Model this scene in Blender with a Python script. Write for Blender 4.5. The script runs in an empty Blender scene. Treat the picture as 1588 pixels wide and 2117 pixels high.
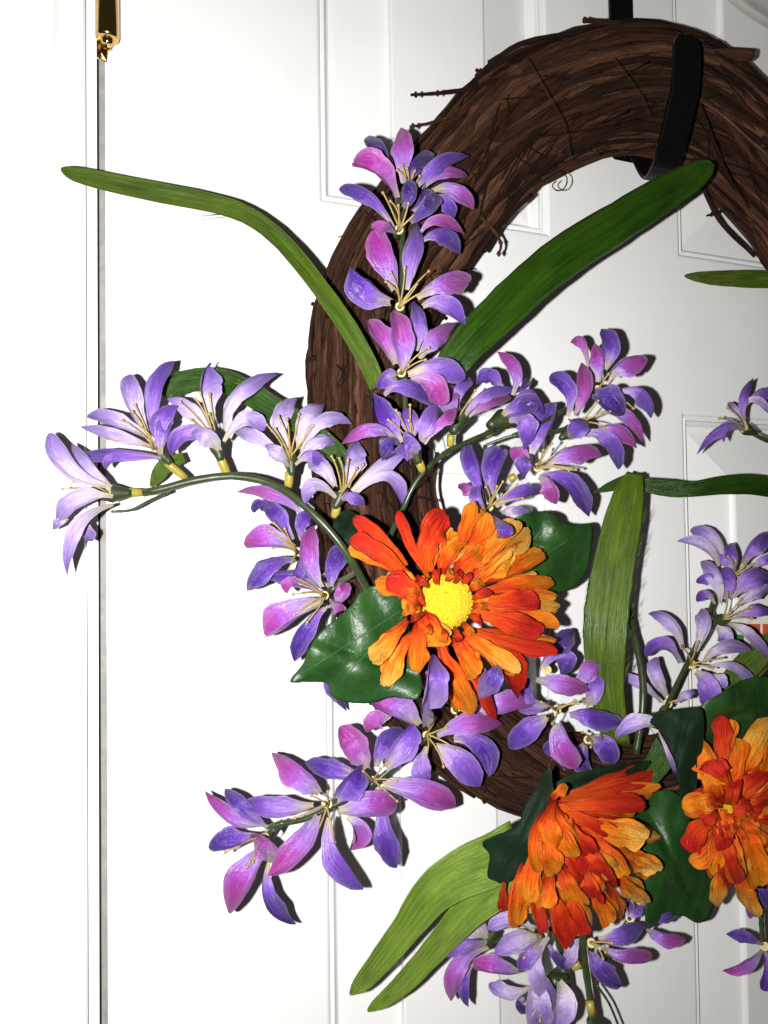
import bpy, bmesh, math, random
from mathutils import Vector, Matrix
random.seed(7)
SC = bpy.context.scene
COL = SC.collection
R = math.radians

# ------------------------------------------------------------------ camera, world, flash, exposure
FPX, CX, CY, DIST = 1590.0, 794.0, 1058.5, 0.40          # focal length in photo pixels; lens 40 cm off the door
YAW, PITCH, ROLL = R(21.496), R(1.564), R(-0.7487)
FW = Vector((math.sin(YAW)*math.cos(PITCH), math.cos(YAW)*math.cos(PITCH), math.sin(PITCH)))
RT = FW.cross(Vector((0, 0, 1))).normalized(); UP = RT.cross(FW)
RT, UP = (math.cos(ROLL)*RT + math.sin(ROLL)*UP, -math.sin(ROLL)*RT + math.cos(ROLL)*UP)
CAM = Vector((0, -DIST, 0))
cd = bpy.data.cameras.new('camera'); cam = bpy.data.objects.new('camera', cd); COL.objects.link(cam)
cd.sensor_fit = 'HORIZONTAL'; cd.sensor_width = 36; cd.lens = 36*FPX/1588; cd.clip_start = 0.01; cd.clip_end = 50
cam.matrix_world = Matrix(((RT.x, UP.x, -FW.x, CAM.x), (RT.y, UP.y, -FW.y, CAM.y), (RT.z, UP.z, -FW.z, CAM.z), (0, 0, 0, 1)))
SC.camera = cam

W = bpy.data.worlds.new('World'); SC.world = W; W.use_nodes = True
bg = W.node_tree.nodes['Background']; bg.inputs[0].default_value = (1.0, 0.90, 0.82, 1); bg.inputs[1].default_value = 0.035

fl = bpy.data.lights.new('phone_flash', 'POINT'); fl.energy = 14.6; fl.shadow_soft_size = 0.0028; fl.color = (1.0, 0.985, 0.97)
flo = bpy.data.objects.new('phone_flash', fl); COL.objects.link(flo)
flo.location = CAM - RT*0.023 - UP*0.003 - FW*0.004

VS = SC.view_settings
VS.view_transform = 'Standard'; VS.look = 'None'; VS.exposure = 0.0; VS.gamma = 1; VS.use_curve_mapping = False
SC.cycles.max_bounces = 6

# ------------------------------------------------------------------ helpers
def P(x, y, d=0.0):
    """point of the place seen at photo pixel (x, y), d metres in front of the door"""
    v = FW + RT*((x-CX)/FPX) - UP*((y-CY)/FPX)
    return CAM + v*((DIST-d)/v.y)
def PXM(p):                                              # metres per photo pixel at a point
    return (p-CAM).dot(FW)/FPX
class Zm:
    def __init__(s, x, y, k): s.x, s.y, s.k = x, y, k
    def __call__(s, u, v): return (s.x+u/s.k, s.y+v/s.k)
Z0 = Zm(0, 0, 1); Z1 = Zm(80, 680, 2.2686); Z2 = Zm(600, 240, 3.176); Z3 = Zm(700, 680, 2.2686)
Z4 = Zm(600, 1000, 2.406); Z5 = Zm(400, 1300, 1.7644); Z6 = Zm(900, 1460, 2.308); Z7 = Zm(1200, 700, 2.3524)

def empty(name, loc):
    o = bpy.data.objects.new(name, None); COL.objects.link(o); o.location = loc; o.empty_display_size = .01
    return o
def tag(o, label, cat, group=None, kind=None):
    if label: o['label'] = label
    if cat: o['category'] = cat
    if group: o['group'] = group
    if kind: o['kind'] = kind
    return o
def world_loc(o):
    v = Vector((0, 0, 0))
    while o: v += o.location; o = o.parent
    return v
def mesh(name, verts, faces, mat, parent=None, smooth=True, uvs=None, origin=None):
    """verts in world space; the object gets its own origin and keeps its place under its parent"""
    org = Vector(origin) if origin is not None else Vector(verts[0])
    me = bpy.data.meshes.new(name)
    me.from_pydata([tuple(Vector(v)-org) for v in verts], [], faces)
    me.materials.append(mat)
    if smooth: me.polygons.foreach_set('use_smooth', [True]*len(me.polygons))
    if uvs:
        ul = me.uv_layers.new(name='UVMap')
        for lp in me.loops: ul.data[lp.index].uv = uvs[lp.vertex_index]
    o = bpy.data.objects.new(name, me); COL.objects.link(o)
    if parent:
        o.parent = parent; o.location = org - world_loc(parent)
    else: o.location = org
    return o
def box(name, a, b, mat, parent=None, bev=0.0):
    bm = bmesh.new(); bmesh.ops.create_cube(bm, size=1)
    c = [(a[i]+b[i])/2 for i in range(3)]; s = [abs(b[i]-a[i]) for i in range(3)]
    for v in bm.verts: v.co = Vector((v.co.x*s[0]+c[0], v.co.y*s[1]+c[1], v.co.z*s[2]+c[2]))
    if bev: bmesh.ops.bevel(bm, geom=bm.edges[:], offset=bev, segments=2, affect='EDGES')
    vs = [v.co.copy() for v in bm.verts]; bm.verts.index_update(); fs = [[v.index for v in f.verts] for f in bm.faces]; bm.free()
    return mesh(name, vs, fs, mat, parent, smooth=False, origin=c)
def catmull(pts, n, closed=False):
    out = []; m = len(pts); seg = m if closed else m-1
    for i in range(n):
        t = i*seg/(n if closed else n-1); k = min(int(t), seg-1); f = t-k
        g = (lambda j: pts[j % m]) if closed else (lambda j: pts[max(0, min(m-1, j))])
        a, b, c, d = g(k-1), g(k), g(k+1), g(k+2)
        out.append(.5*((2*b)+(c-a)*f+(2*a-5*b+4*c-d)*f*f+(3*b-a-3*c+d)*f*f*f))
    return out
def lerp_tab(tab, u):
    for (a, x), (b, y) in zip(tab, tab[1:]):
        if u <= b: return x+(y-x)*(u-a)/(b-a)
    return tab[-1][1]
def tube_data(path, rad, sides=6, flat=1.0, cap=True, jit=0.0):
    """verts, faces, uvs of a tube; rad is a number or a list"""
    n = len(path); vs, fs, uv = [], [], []
    t0 = (path[1]-path[0]).normalized()
    nx = t0.orthogonal().normalized(); L = 0
    for i, p in enumerate(path):
        t = (path[min(i+1, n-1)]-path[max(i-1, 0)])
        t = t.normalized() if t.length > 1e-9 else t0
        nx = (nx-t*nx.dot(t)).normalized(); ny = t.cross(nx)
        r = rad[i] if isinstance(rad, (list, tuple)) else rad
        if i: L += (p-path[i-1]).length
        for k in range(sides):
            a = 2*math.pi*k/sides; rr = r*(1+random.uniform(-jit, jit))
            vs.append(p+nx*math.cos(a)*rr+ny*math.sin(a)*rr*flat); uv.append((L, abs(2*k/sides-1)))
    for i in range(n-1):
        for k in range(sides):
            a = i*sides+k; b = i*sides+(k+1) % sides
            fs.append((a, b, b+sides, a+sides))
    if cap:
        fs.append(tuple(range(sides-1, -1, -1))); fs.append(tuple(range((n-1)*sides, n*sides)))
    return vs, fs, uv
def tube(name, path, rad, mat, parent=None, sides=6, **k):
    vs, fs, uv = tube_data(path, rad, sides, **k)
    return mesh(name, vs, fs, mat, parent, uvs=uv)
def join(parts):
    V, F, U = [], [], []
    for vs, fs, uv in parts:
        o = len(V); V += vs; U += uv; F += [tuple(i+o for i in f) for f in fs]
    return V, F, U

# ------------------------------------------------------------------ materials
def nt(name):
    m = bpy.data.materials.new(name); m.use_nodes = True
    t = m.node_tree; return m, t, t.nodes['Principled BSDF']
def N(t, kind, **kw):
    n = t.nodes.new(kind)
    for k, v in kw.items(): setattr(n, k, v)
    return n
def ramp(t, stops):
    r = t.nodes.new('ShaderNodeValToRGB'); e = r.color_ramp.elements
    while len(e) < len(stops): e.new(.5)
    for el, (p, c) in zip(e, stops): el.position = p; el.color = (*c, 1)
    return r
def mapping(t, src, scale):
    mp = N(t, 'ShaderNodeMapping'); mp.inputs['Scale'].default_value = scale
    t.links.new(src, mp.inputs[0]); return mp.outputs[0]
def noise(t, vec, scale, detail=3, rough=.5, dist=0):
    n = N(t, 'ShaderNodeTexNoise'); n.inputs['Scale'].default_value = scale; n.inputs['Detail'].default_value = detail
    n.inputs['Roughness'].default_value = rough; n.inputs['Distortion'].default_value = dist
    if vec is not None: t.links.new(vec, n.inputs['Vector'])
    return n.outputs[0]
def bump(t, h, bs, strength, dist):
    b = N(t, 'ShaderNodeBump'); b.inputs['Strength'].default_value = strength; b.inputs['Distance'].default_value = dist
    t.links.new(h, b.inputs['Height']); t.links.new(b.outputs[0], bs.inputs['Normal']); return b
def mathn(t, op, a, b=None, clamp=False):
    n = N(t, 'ShaderNodeMath', operation=op); n.use_clamp = clamp
    for i, x in enumerate((a, b)):
        if x is None: continue
        if isinstance(x, (int, float)): n.inputs[i].default_value = x
        else: t.links.new(x, n.inputs[i])
    return n.outputs[0]
def mixc(t, fac, a, b, mode='MIX'):
    n = N(t, 'ShaderNodeMix', data_type='RGBA', blend_type=mode)
    if isinstance(fac, (int, float)): n.inputs[0].default_value = fac
    else: t.links.new(fac, n.inputs[0])
    for i, x in ((6, a), (7, b)):
        if isinstance(x, tuple): n.inputs[i].default_value = (*x, 1)
        else: t.links.new(x, n.inputs[i])
    return n.outputs[2]

def mat_paint(name, grain):                              # white door skin with embossed wood grain
    m, t, b = nt(name); tc = N(t, 'ShaderNodeTexCoord')
    sc = {'v': (900, 900, 22), 'h': (22, 900, 900), 'n': (300, 300, 300)}[grain]
    g = noise(t, mapping(t, tc.outputs['Object'], sc), 1, 4, .6, .3)
    big = noise(t, tc.outputs['Object'], 14, 2)
    b.inputs['Roughness'].default_value = .34
    c = ramp(t, [(.3, (.77, .775, .76)), (.75, (.83, .83, .815))]); t.links.new(big, c.inputs[0])
    t.links.new(c.outputs[0], b.inputs['Base Color'])
    bump(t, g, b, .22 if grain != 'n' else .08, .0006)
    return m
def mat_plain(name, col, rough=.5, metal=0.0, var=.15, bumps=0.0, scale=300):
    m, t, b = nt(name); tc = N(t, 'ShaderNodeTexCoord')
    n = noise(t, tc.outputs['Object'], scale, 3)
    c = ramp(t, [(.25, tuple(x*(1-var) for x in col)), (.75, tuple(min(1, x*(1+var)) for x in col))])
    t.links.new(n, c.inputs[0]); t.links.new(c.outputs[0], b.inputs['Base Color'])
    b.inputs['Roughness'].default_value = rough; b.inputs['Metallic'].default_value = metal
    if bumps: bump(t, n, b, bumps, .0008)
    return m
def mat_petal(name, stops, rough=.33):                   # dyed satin: colour runs from the throat to the tip
    m, t, b = nt(name); uv = N(t, 'ShaderNodeUVMap'); oi = N(t, 'ShaderNodeObjectInfo')
    sep = N(t, 'ShaderNodeSeparateXYZ'); t.links.new(uv.outputs[0], sep.inputs[0])
    off = N(t, 'ShaderNodeVectorMath', operation='ADD'); t.links.new(uv.outputs[0], off.inputs[0])
    cmb = N(t, 'ShaderNodeCombineXYZ'); t.links.new(mathn(t, 'MULTIPLY', oi.outputs['Random'], 37.0), cmb.inputs[0])
    t.links.new(cmb.outputs[0], off.inputs[1])
    blot = noise(t, mapping(t, off.outputs[0], (2.2, 1.6, 1)), 1.6, 3, .55)
    streak = noise(t, mapping(t, off.outputs[0], (1.5, 22, 1)), 1, 3, .6)
    u2 = mathn(t, 'ADD', sep.outputs[0], mathn(t, 'MULTIPLY', mathn(t, 'SUBTRACT', blot, .5), .75))
    u3 = mathn(t, 'ADD', u2, mathn(t, 'MULTIPLY', mathn(t, 'SUBTRACT', streak, .5), .35))
    rnd = mathn(t, 'MULTIPLY', mathn(t, 'SUBTRACT', oi.outputs['Random'], .5), .16)
    cr = ramp(t, stops); t.links.new(mathn(t, 'ADD', u3, rnd, True), cr.inputs[0])
    edge = mathn(t, 'POWER', mathn(t, 'ABSOLUTE', mathn(t, 'SUBTRACT', mathn(t, 'MULTIPLY', sep.outputs[1], 2), 1)), 6)
    pale = ramp(t, [(.52, (0, 0, 0)), (.74, (1, 1, 1))]); t.links.new(mathn(t, 'ADD', mathn(t, 'MULTIPLY', streak, .6), mathn(t, 'MULTIPLY', blot, .4)), pale.inputs[0])
    c1 = mixc(t, mathn(t, 'MULTIPLY', pale.outputs[0], .40), cr.outputs[0], (.53, .43, .64))  # pale streaks paint satin highlights into the petal colour
    col = mixc(t, mathn(t, 'MULTIPLY', edge, .22), c1, (.5, .44, .58))
    t.links.new(col, b.inputs['Base Color'])
    b.inputs['Roughness'].default_value = rough; b.inputs['Specular IOR Level'].default_value = .38
    b.inputs['Sheen Weight'].default_value = .10; b.inputs['Sheen Roughness'].default_value = .4
    b.inputs['Sheen Tint'].default_value = (.85, .75, 1, 1)
    b.inputs['Anisotropic'].default_value = .5
    h = mathn(t, 'ADD', streak, mathn(t, 'MULTIPLY', blot, 2.2))
    bump(t, h, b, .7, .0019)
    return m
CRM = (.50, .42, .25)
M_PET = {
 'p': mat_petal('satin_pale_lilac', [(.0, (.52, .47, .33)), (.13, (.52, .46, .51)), (.38, (.45, .37, .56)), (.72, (.31, .215, .50)), (1, (.17, .09, .38))]),
 'l': mat_petal('satin_lilac',      [(.0, CRM), (.12, (.41, .32, .46)), (.34, (.28, .155, .50)), (.66, (.140, .052, .36)), (1, (.075, .022, .26))]),
 'v': mat_petal('satin_violet',     [(.0, CRM), (.10, (.31, .21, .42)), (.28, (.165, .068, .40)), (.56, (.070, .019, .25)), (1, (.034, .007, .155))]),
 'k': mat_petal('satin_deep_violet',[(.0, (.28, .22, .28)), (.10, (.10, .045, .27)), (.40, (.042, .010, .175)), (1, (.018, .003, .095))]),
 'm': mat_petal('satin_magenta_tip',[(.0, CRM), (.12, (.41, .32, .46)), (.33, (.27, .14, .47)), (.56, (.265, .055, .34)), (.88, (.26, .020, .21))]),
 'q': mat_petal('satin_pink',       [(.0, CRM), (.13, (.40, .24, .40)), (.36, (.32, .080, .36)), (.80, (.26, .021, .21))]),
}
def mat_daisy(name, stops):
    m, t, b = nt(name); uv = N(t, 'ShaderNodeUVMap'); oi = N(t, 'ShaderNodeObjectInfo')
    sep = N(t, 'ShaderNodeSeparateXYZ'); t.links.new(uv.outputs[0], sep.inputs[0])
    off = N(t, 'ShaderNodeVectorMath', operation='ADD'); t.links.new(uv.outputs[0], off.inputs[0])
    cmb = N(t, 'ShaderNodeCombineXYZ'); t.links.new(mathn(t, 'MULTIPLY', oi.outputs['Random'], 53.0), cmb.inputs[0])
    t.links.new(cmb.outputs[0], off.inputs[1])
    streak = noise(t, mapping(t, off.outputs[0], (2.2, 11, 1)), 1, 4, .6)
    blot = noise(t, mapping(t, off.outputs[0], (2.6, 2, 1)), 1.5, 3, .5)
    crink = noise(t, mapping(t, off.outputs[0], (26, 22, 1)), 1, 3, .6)
    u2 = mathn(t, 'ADD', sep.outputs[0], mathn(t, 'MULTIPLY', mathn(t, 'SUBTRACT', blot, .5), 1.0))
    u3 = mathn(t, 'ADD', u2, mathn(t, 'MULTIPLY', mathn(t, 'SUBTRACT', streak, .5), 1.1), True)
    cr = ramp(t, stops); t.links.new(u3, cr.inputs[0]); t.links.new(cr.outputs[0], b.inputs['Base Color'])
    b.inputs['Roughness'].default_value = .5; b.inputs['Specular IOR Level'].default_value = .22
    h = mathn(t, 'ADD', mathn(t, 'MULTIPLY', streak, 1.6), mathn(t, 'MULTIPLY', crink, .5))
    bump(t, h, b, .7, .0026)
    return m
M_DAI = {
 'o': mat_daisy('dyed_orange_petal', [(.0, (.34, .010, .002)), (.25, (.50, .040, .002)), (.6, (.56, .095, .003)), (1, (.60, .20, .010))]),
 'r': mat_daisy('dyed_red_petal',    [(.0, (.50, .070, .003)), (.30, (.50, .052, .003)), (.55, (.46, .026, .004)), (1, (.36, .009, .006))]),
 'y': mat_daisy('dyed_gold_petal',   [(.0, (.42, .020, .002)), (.25, (.54, .075, .003)), (.6, (.60, .20, .010)), (1, (.64, .36, .07))]),
}
def mat_blade(name, dark, light, rough=.36):
    m, t, b = nt(name); uv = N(t, 'ShaderNodeUVMap')
    st = noise(t, mapping(t, uv.outputs[0], (2.0, 26, 1)), 1, 4, .65)
    bl = noise(t, mapping(t, uv.outputs[0], (5, 2.2, 1)), 1.3, 3, .6)
    fib = noise(t, mapping(t, uv.outputs[0], (30, 130, 1)), 1, 2, .6)
    f = mathn(t, 'ADD', mathn(t, 'MULTIPLY', st, .45), mathn(t, 'MULTIPLY', bl, .55))
    c = ramp(t, [(.33, dark), (.66, light)]); t.links.new(f, c.inputs[0])
    t.links.new(mixc(t, .12, c.outputs[0], fib, 'OVERLAY'), b.inputs['Base Color'])
    b.inputs['Roughness'].default_value = rough; b.inputs['Specular IOR Level'].default_value = .45
    bump(t, mathn(t, 'ADD', st, mathn(t, 'MULTIPLY', fib, .25)), b, .6, .0018)
    return m
M_BLADE = mat_blade('deep_green_blade', (.005, .020, .0015), (.030, .080, .004), .29)
M_OLIVE = mat_blade('olive_green_blade', (.015, .036, .001), (.082, .135, .004))
M_LIME = mat_blade('lime_green_blade', (.045, .092, .003), (.140, .215, .014), .45)
def mat_leaf(name, a, b_, rough):
    m, t, b = nt(name); tc = N(t, 'ShaderNodeTexCoord'); uv = N(t, 'ShaderNodeUVMap')
    n = noise(t, tc.outputs['Object'], 60, 4, .6)
    cr = noise(t, tc.outputs['Object'], 170, 3, .55, 1.2)
    wv = N(t, 'ShaderNodeTexWave', wave_type='BANDS'); wv.inputs['Scale'].default_value = 28; wv.inputs['Distortion'].default_value = 7; wv.inputs['Detail'].default_value = 2
    t.links.new(tc.outputs['Object'], wv.inputs['Vector'])
    c = ramp(t, [(.3, a), (.72, b_)]); t.links.new(n, c.inputs[0])
    t.links.new(c.outputs[0], b.inputs['Base Color'])
    b.inputs['Roughness'].default_value = rough
    h = mathn(t, 'ADD', mathn(t, 'MULTIPLY', n, 1.6), mathn(t, 'MULTIPLY', cr, .5))
    bump(t, mathn(t, 'ADD', h, mathn(t, 'MULTIPLY', wv.outputs['Fac'], .25)), b, .45, .0018)
    return m
M_IVY = mat_leaf('glossy_green_leaf', (.006, .030, .005), (.015, .056, .009), .44)
M_IVY.node_tree.nodes['Principled BSDF'].inputs['Specular IOR Level'].default_value = .4
M_VEIN = mat_plain('pale_leaf_vein', (.022, .075, .016), .45, 0, .2)
M_IVY_SHADE = mat_leaf('shaded_green_leaf', (.003, .009, .004), (.005, .016, .006), .65)  # leaf green darkened: shade of leaves turned from the flash, painted in
M_IVY_SHADE.node_tree.nodes['Principled BSDF'].inputs['Specular IOR Level'].default_value = .12
def mat_bark(name, k=1.0, strand=True):
    m, t, b = nt(name); uv = N(t, 'ShaderNodeUVMap'); oi = N(t, 'ShaderNodeObjectInfo'); tc = N(t, 'ShaderNodeTexCoord')
    off = N(t, 'ShaderNodeVectorMath', operation='ADD'); t.links.new(uv.outputs[0], off.inputs[0])
    cmb = N(t, 'ShaderNodeCombineXYZ'); t.links.new(mathn(t, 'MULTIPLY', oi.outputs['Random'], 91.0), cmb.inputs[0])
    t.links.new(cmb.outputs[0], off.inputs[1])
    st = noise(t, mapping(t, off.outputs[0], (30, 8, 1)), 1, 5, .7, .4)
    fi = noise(t, mapping(t, off.outputs[0], (90, 26, 1)), 1, 3, .6)
    f = mathn(t, 'ADD', mathn(t, 'MULTIPLY', st, .62), mathn(t, 'MULTIPLY', fi, .38))
    f2 = mathn(t, 'ADD', f, mathn(t, 'MULTIPLY', mathn(t, 'SUBTRACT', oi.outputs['Random'], .5), .22))
    c = ramp(t, [(.30, (.006*k, .0026*k, .0014*k)), (.48, (.040*k, .0160*k, .0085*k)), (.63, (.100*k, .043*k, .024*k)), (.82, (.20*k, .11*k, .068*k))])
    t.links.new(f2, c.inputs[0]); t.links.new(c.outputs[0], b.inputs['Base Color'])
    b.inputs['Roughness'].default_value = .8; b.inputs['Specular IOR Level'].default_value = .12
    bump(t, f, b, 1.0, .0034)
    return m
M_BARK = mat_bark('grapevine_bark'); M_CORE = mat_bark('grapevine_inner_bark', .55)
M_DOORV = mat_paint('white_door_paint_vertical_grain', 'v'); M_DOORH = mat_paint('white_door_paint_horizontal_grain', 'h')
M_TRIM = mat_paint('white_trim_paint', 'n')
M_EDGE = mat_plain('grey_door_edge', (.30, .29, .275), .8, 0, .2, .2, 160)
M_DARK = mat_plain('gap_shade', (.02, .016, .012), .9)
M_BRASS = mat_plain('polished_brass', (.62, .43, .16), .14, 1.0, .08)
M_BLACK = mat_plain('black_coated_metal', (.002, .002, .0025), .36, 0, .2, .05)
M_BLACK.node_tree.nodes['Principled BSDF'].inputs['Specular IOR Level'].default_value = .25
M_STEM = mat_plain('green_plastic_stem', (.024, .037, .011), .35, 0, .3, .15, 220)
M_CALYX = mat_plain('dark_green_calyx', (.022, .032, .008), .45, 0, .3, .15, 220)
M_PED = mat_plain('yellow_pedicel', (.27, .215, .03), .4, 0, .2)
M_STAM = mat_plain('tan_stamen', (.30, .215, .07), .45, 0, .2)
M_DISC = mat_plain('yellow_fuzzy_disc', (.50, .335, .003), .95, 0, .25, 1.0, 1100)
M_GREY = mat_plain('pale_grey', (.42, .41, .38), .8, 0, .08, .2, 120)
M_TAG = [mat_plain('orange_card', (.55, .10, .03), .5), mat_plain('white_card', (.75, .74, .68), .5), mat_plain('green_card', (.05, .22, .06), .5)]

# ------------------------------------------------------------------ the setting: door, frame, hinge
DX0, PX1, PX2, PX3, PX4, DX1 = .0114, .1240, .2680, .3732, .5172, .632
ZB, ZL, ZH, ZT = -.62, .0753, .1844, .62
door = tag(empty('panel_door', (DX0, 0, -.9)), 'white moulded panel door with embossed wood grain behind the wreath', 'door')
PROF = [(0, 0), (.0010, .0002), (.0020, .0008), (.0028, .0022), (.0031, .0034), (.0035, .0030), (.0040, .0022), (.0050, .0020), (.0056, .0024), (.0059, .0050), (.0066, .0058), (.0078, .0072),
        (.0088, .0092), (.0100, .0098), (.0438, .0036), (.0444, .0028), (.0447, .0003), (.0456, 0.0)]
PO = .003                                                 # the rounded lip starts 3 mm outside the groove
for nm, a, b, m in [('stile', (DX0, 0, -.9), (PX1-PO, .035, .9), M_DOORV), ('stile', (PX4+PO, 0, -.9), (DX1, .035, .9), M_DOORV),
                    ('mullion', (PX2+PO, 0, ZB-PO), (PX3-PO, .035, ZL+PO), M_DOORV), ('mullion', (PX2+PO, 0, ZH-PO), (PX3-PO, .035, ZT+PO), M_DOORV),
                    ('rail', (PX1-PO, 0, ZL+PO), (PX4+PO, .035, ZH-PO), M_DOORH), ('rail', (PX1-PO, 0, ZT+PO), (PX4+PO, .035, .9), M_DOORH),
                    ('rail', (PX1-PO, 0, -.9), (PX4+PO, .035, ZB-PO), M_DOORH)]:
    box(nm, a, b, m, door)
for x0, x1 in ((PX1, PX2), (PX3, PX4)):
    for z0, z1 in ((ZB, ZL), (ZH, ZT)):
        x0_, x1_, z0_, z1_ = x0-PO, x1+PO, z0-PO, z1+PO; vs, fs = [], []
        for o, y in PROF:
            vs += [Vector((x0_+o, y, z0_+o)), Vector((x1_-o, y, z0_+o)), Vector((x1_-o, y, z1_-o)), Vector((x0_+o, y, z1_-o))]
        for i in range(len(PROF)-1):
            for k in range(4):
                a, b = i*4+k, i*4+(k+1) % 4
                fs.append((a, b, b+4, a+4))
        n = (len(PROF)-1)*4; fs.append((n, n+1, n+2, n+3))
        mesh('panel', vs, fs, M_DOORV, door, smooth=False)
# grey hinge-side edge with its bevel
vs = []
for z in (-.9, .9): vs += [Vector((.0087, .0022, z)), Vector((DX0-.0001, .0004, z)), Vector((DX0-.0001, .034, z)), Vector((.0087, .034, z))]
mesh('door_edge', vs, [(0, 1, 5, 4), (1, 2, 6, 5), (2, 3, 7, 6), (3, 0, 4, 7)], M_EDGE, door, smooth=False)
gx = .0087
o = box('gap_shade_strip', (.0060, .010, -.9), (gx, .034, .9), M_DARK); tag(o, None, None, kind='structure')  # dark strip set into the gap to stand for its shadow
jx0 = P(181, 1058).x
o = box('door_jamb', (jx0, -.0005, -.9), (.0076, .034, .9), M_TRIM, bev=.0006); tag(o, None, None, kind='structure')
# casing, extruded from its profile (x, y), stepping towards the room
pr = [(jx0-.0004, .030), (jx0-.0004, -.0022), (jx0-.0016, -.0034), (jx0-.0125, -.0038), (jx0-.0135, -.0046), (jx0-.0147, -.0056), (jx0-.05, -.0075),
      (jx0-.058, -.0085), (jx0-.061, -.0062), (jx0-.063, .030)]
vs = [Vector((x, y, z)) for z in (-.9, .9) for x, y in pr]; n = len(pr)
o = mesh('door_casing', vs, [(i, i+1, i+1+n, i+n) for i in range(n-1)], M_TRIM, smooth=False); tag(o, None, None, kind='structure')
o = box('wall', (-.8, .012, -.9), (jx0-.064, .034, .9), M_TRIM); tag(o, None, None, kind='structure')

hc = P(222, 60, .009); hz = P(222, 80, .009).z
hinge = tag(empty('door_hinge', hc), 'shiny brass hinge knuckle at the top of the door gap', 'hinge')
def lathe(name, c, prof, mat, parent, axis=Vector((0, 0, 1)), sides=24):
    ax = axis.normalized(); a = ax.orthogonal().normalized(); b = ax.cross(a); vs, fs = [], []
    for r, h in prof:
        for k in range(sides):
            t = 2*math.pi*k/sides; vs.append(c+ax*h+a*math.cos(t)*r+b*math.sin(t)*r)
    for i in range(len(prof)-1):
        for k in range(sides):
            p, q = i*sides+k, i*sides+(k+1) % sides
            fs.append((p, q, q+sides, p+sides))
    fs.append(tuple(range(sides-1, -1, -1))); fs.append(tuple(range((len(prof)-1)*sides, len(prof)*sides)))
    return mesh(name, vs, fs, mat, parent, origin=c)
c0 = Vector((hc.x, hc.y, hz))
lathe('knuckle', c0, [(.0044, -.0006), (.0054, 0), (.0056, .0012), (.0056, .030), (.0053, .0304), (.0056, .0308), (.0056, .09)], M_BRASS, hinge)
lathe('hinge_pin', c0, [(.0016, -.0035), (.0028, -.0028), (.0030, -.0006), (.0026, .0005)], M_BRASS, hinge, sides=16)
lf = P(207, 84, .004)
mesh('hinge_leaf', [P(202, 70, .004), P(232, 70, .004), P(231, 104, .004), P(222, 108, .004), P(220, 129, .004), P(212, 126, .004), P(209, 112, .0055), P(205, 124, .004), P(200, 120, .004)],
     [tuple(range(9))], M_BRASS, hinge, smooth=False).modifiers.new('thick', 'SOLIDIFY').thickness = .0015

# ------------------------------------------------------------------ grapevine wreath
CL = [(765, 800, 122), (772, 690, 126), (812, 575, 124), (880, 468, 122), (972, 352, 120), (1082, 252, 124), (1262, 188, 130), (1420, 214, 128), (1535, 305, 122),
      (1668, 470, 118), (1765, 700, 112), (1790, 950, 108), (1752, 1200, 106), (1660, 1400, 104), (1530, 1540, 100), (1380, 1615, 96), (1230, 1630, 95), (1080, 1580, 98),
      (955, 1490, 105), (868, 1380, 112), (815, 1250, 118), (785, 1100, 120), (768, 950, 122)]
WD = .034
cpts = [P(x, y, WD) for x, y, _ in CL]; crad = [PXM(P(x, y, WD))*h*.955 for x, y, h in CL]
NR = 240
ring = catmull(cpts, NR, True)
rr = [v.x for v in catmull([Vector((r, 0, 0)) for r in crad], NR, True)]
wc = sum(ring, Vector())/NR
wreath = tag(empty('grapevine_wreath', (wc.x, 0, min(p.z for p in ring))), 'brown twisted grapevine wreath hanging on the white door', 'wreath')
def ringpt(t):
    t = t % 1.0*NR; i = int(t); f = t-i
    p = ring[i % NR].lerp(ring[(i+1) % NR], f); tg = (ring[(i+1) % NR]-ring[i-1]).normalized()
    r = rr[i % NR]*(1-f)+rr[(i+1) % NR]*f
    no = tg.cross(Vector((0, 1, 0))).normalized()
    if no.dot(p-wc) < 0: no = -no
    return p, tg, no, r
def smooth_noise(seed, k=4):
    rg = random.Random(seed); ph = [(rg.uniform(0, 6.28), rg.uniform(.6, 1.6)*(i+1)*3) for i in range(k)]
    return lambda t: sum(math.sin(t*6.283*f+p)/(i+1) for i, (p, f) in enumerate(ph))/1.6
# solid inner bundle
vs, fs, uv = [], [], []
for i in range(NR):
    p, tg, no, r = ringpt(i/NR)
    for k in range(14):
        a = 2*math.pi*k/14; q = r*.76*(1+.05*math.sin(k*5+i*.3))
        vs.append(p+no*math.cos(a)*q+Vector((0, -1, 0))*math.sin(a)*q*.72); uv.append((i*.006, abs(2*k/14-1)))
for i in range(NR):
    for k in range(14):
        j = (i+1) % NR; fs.append((i*14+k, i*14+(k+1) % 14, j*14+(k+1) % 14, j*14+k))
mesh('inner_bundle', vs, fs, M_CORE, wreath, uvs=uv)
def vine_path(t0, span, phi0, tw, rad, seed, n):
    f1, f2, f3 = smooth_noise(seed), smooth_noise(seed+1), smooth_noise(seed+2)
    out = []
    for i in range(n):
        s = i/(n-1); t = t0+span*s; p, tg, no, r = ringpt(t)
        ph = phi0+tw*s+f1(t)*.16; q = r*(rad+f2(t)*.04)
        out.append(p+no*math.cos(ph)*q-Vector((0, 1, 0))*math.sin(ph)*q*.74+tg*f3(t)*.002)
    return out
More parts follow.
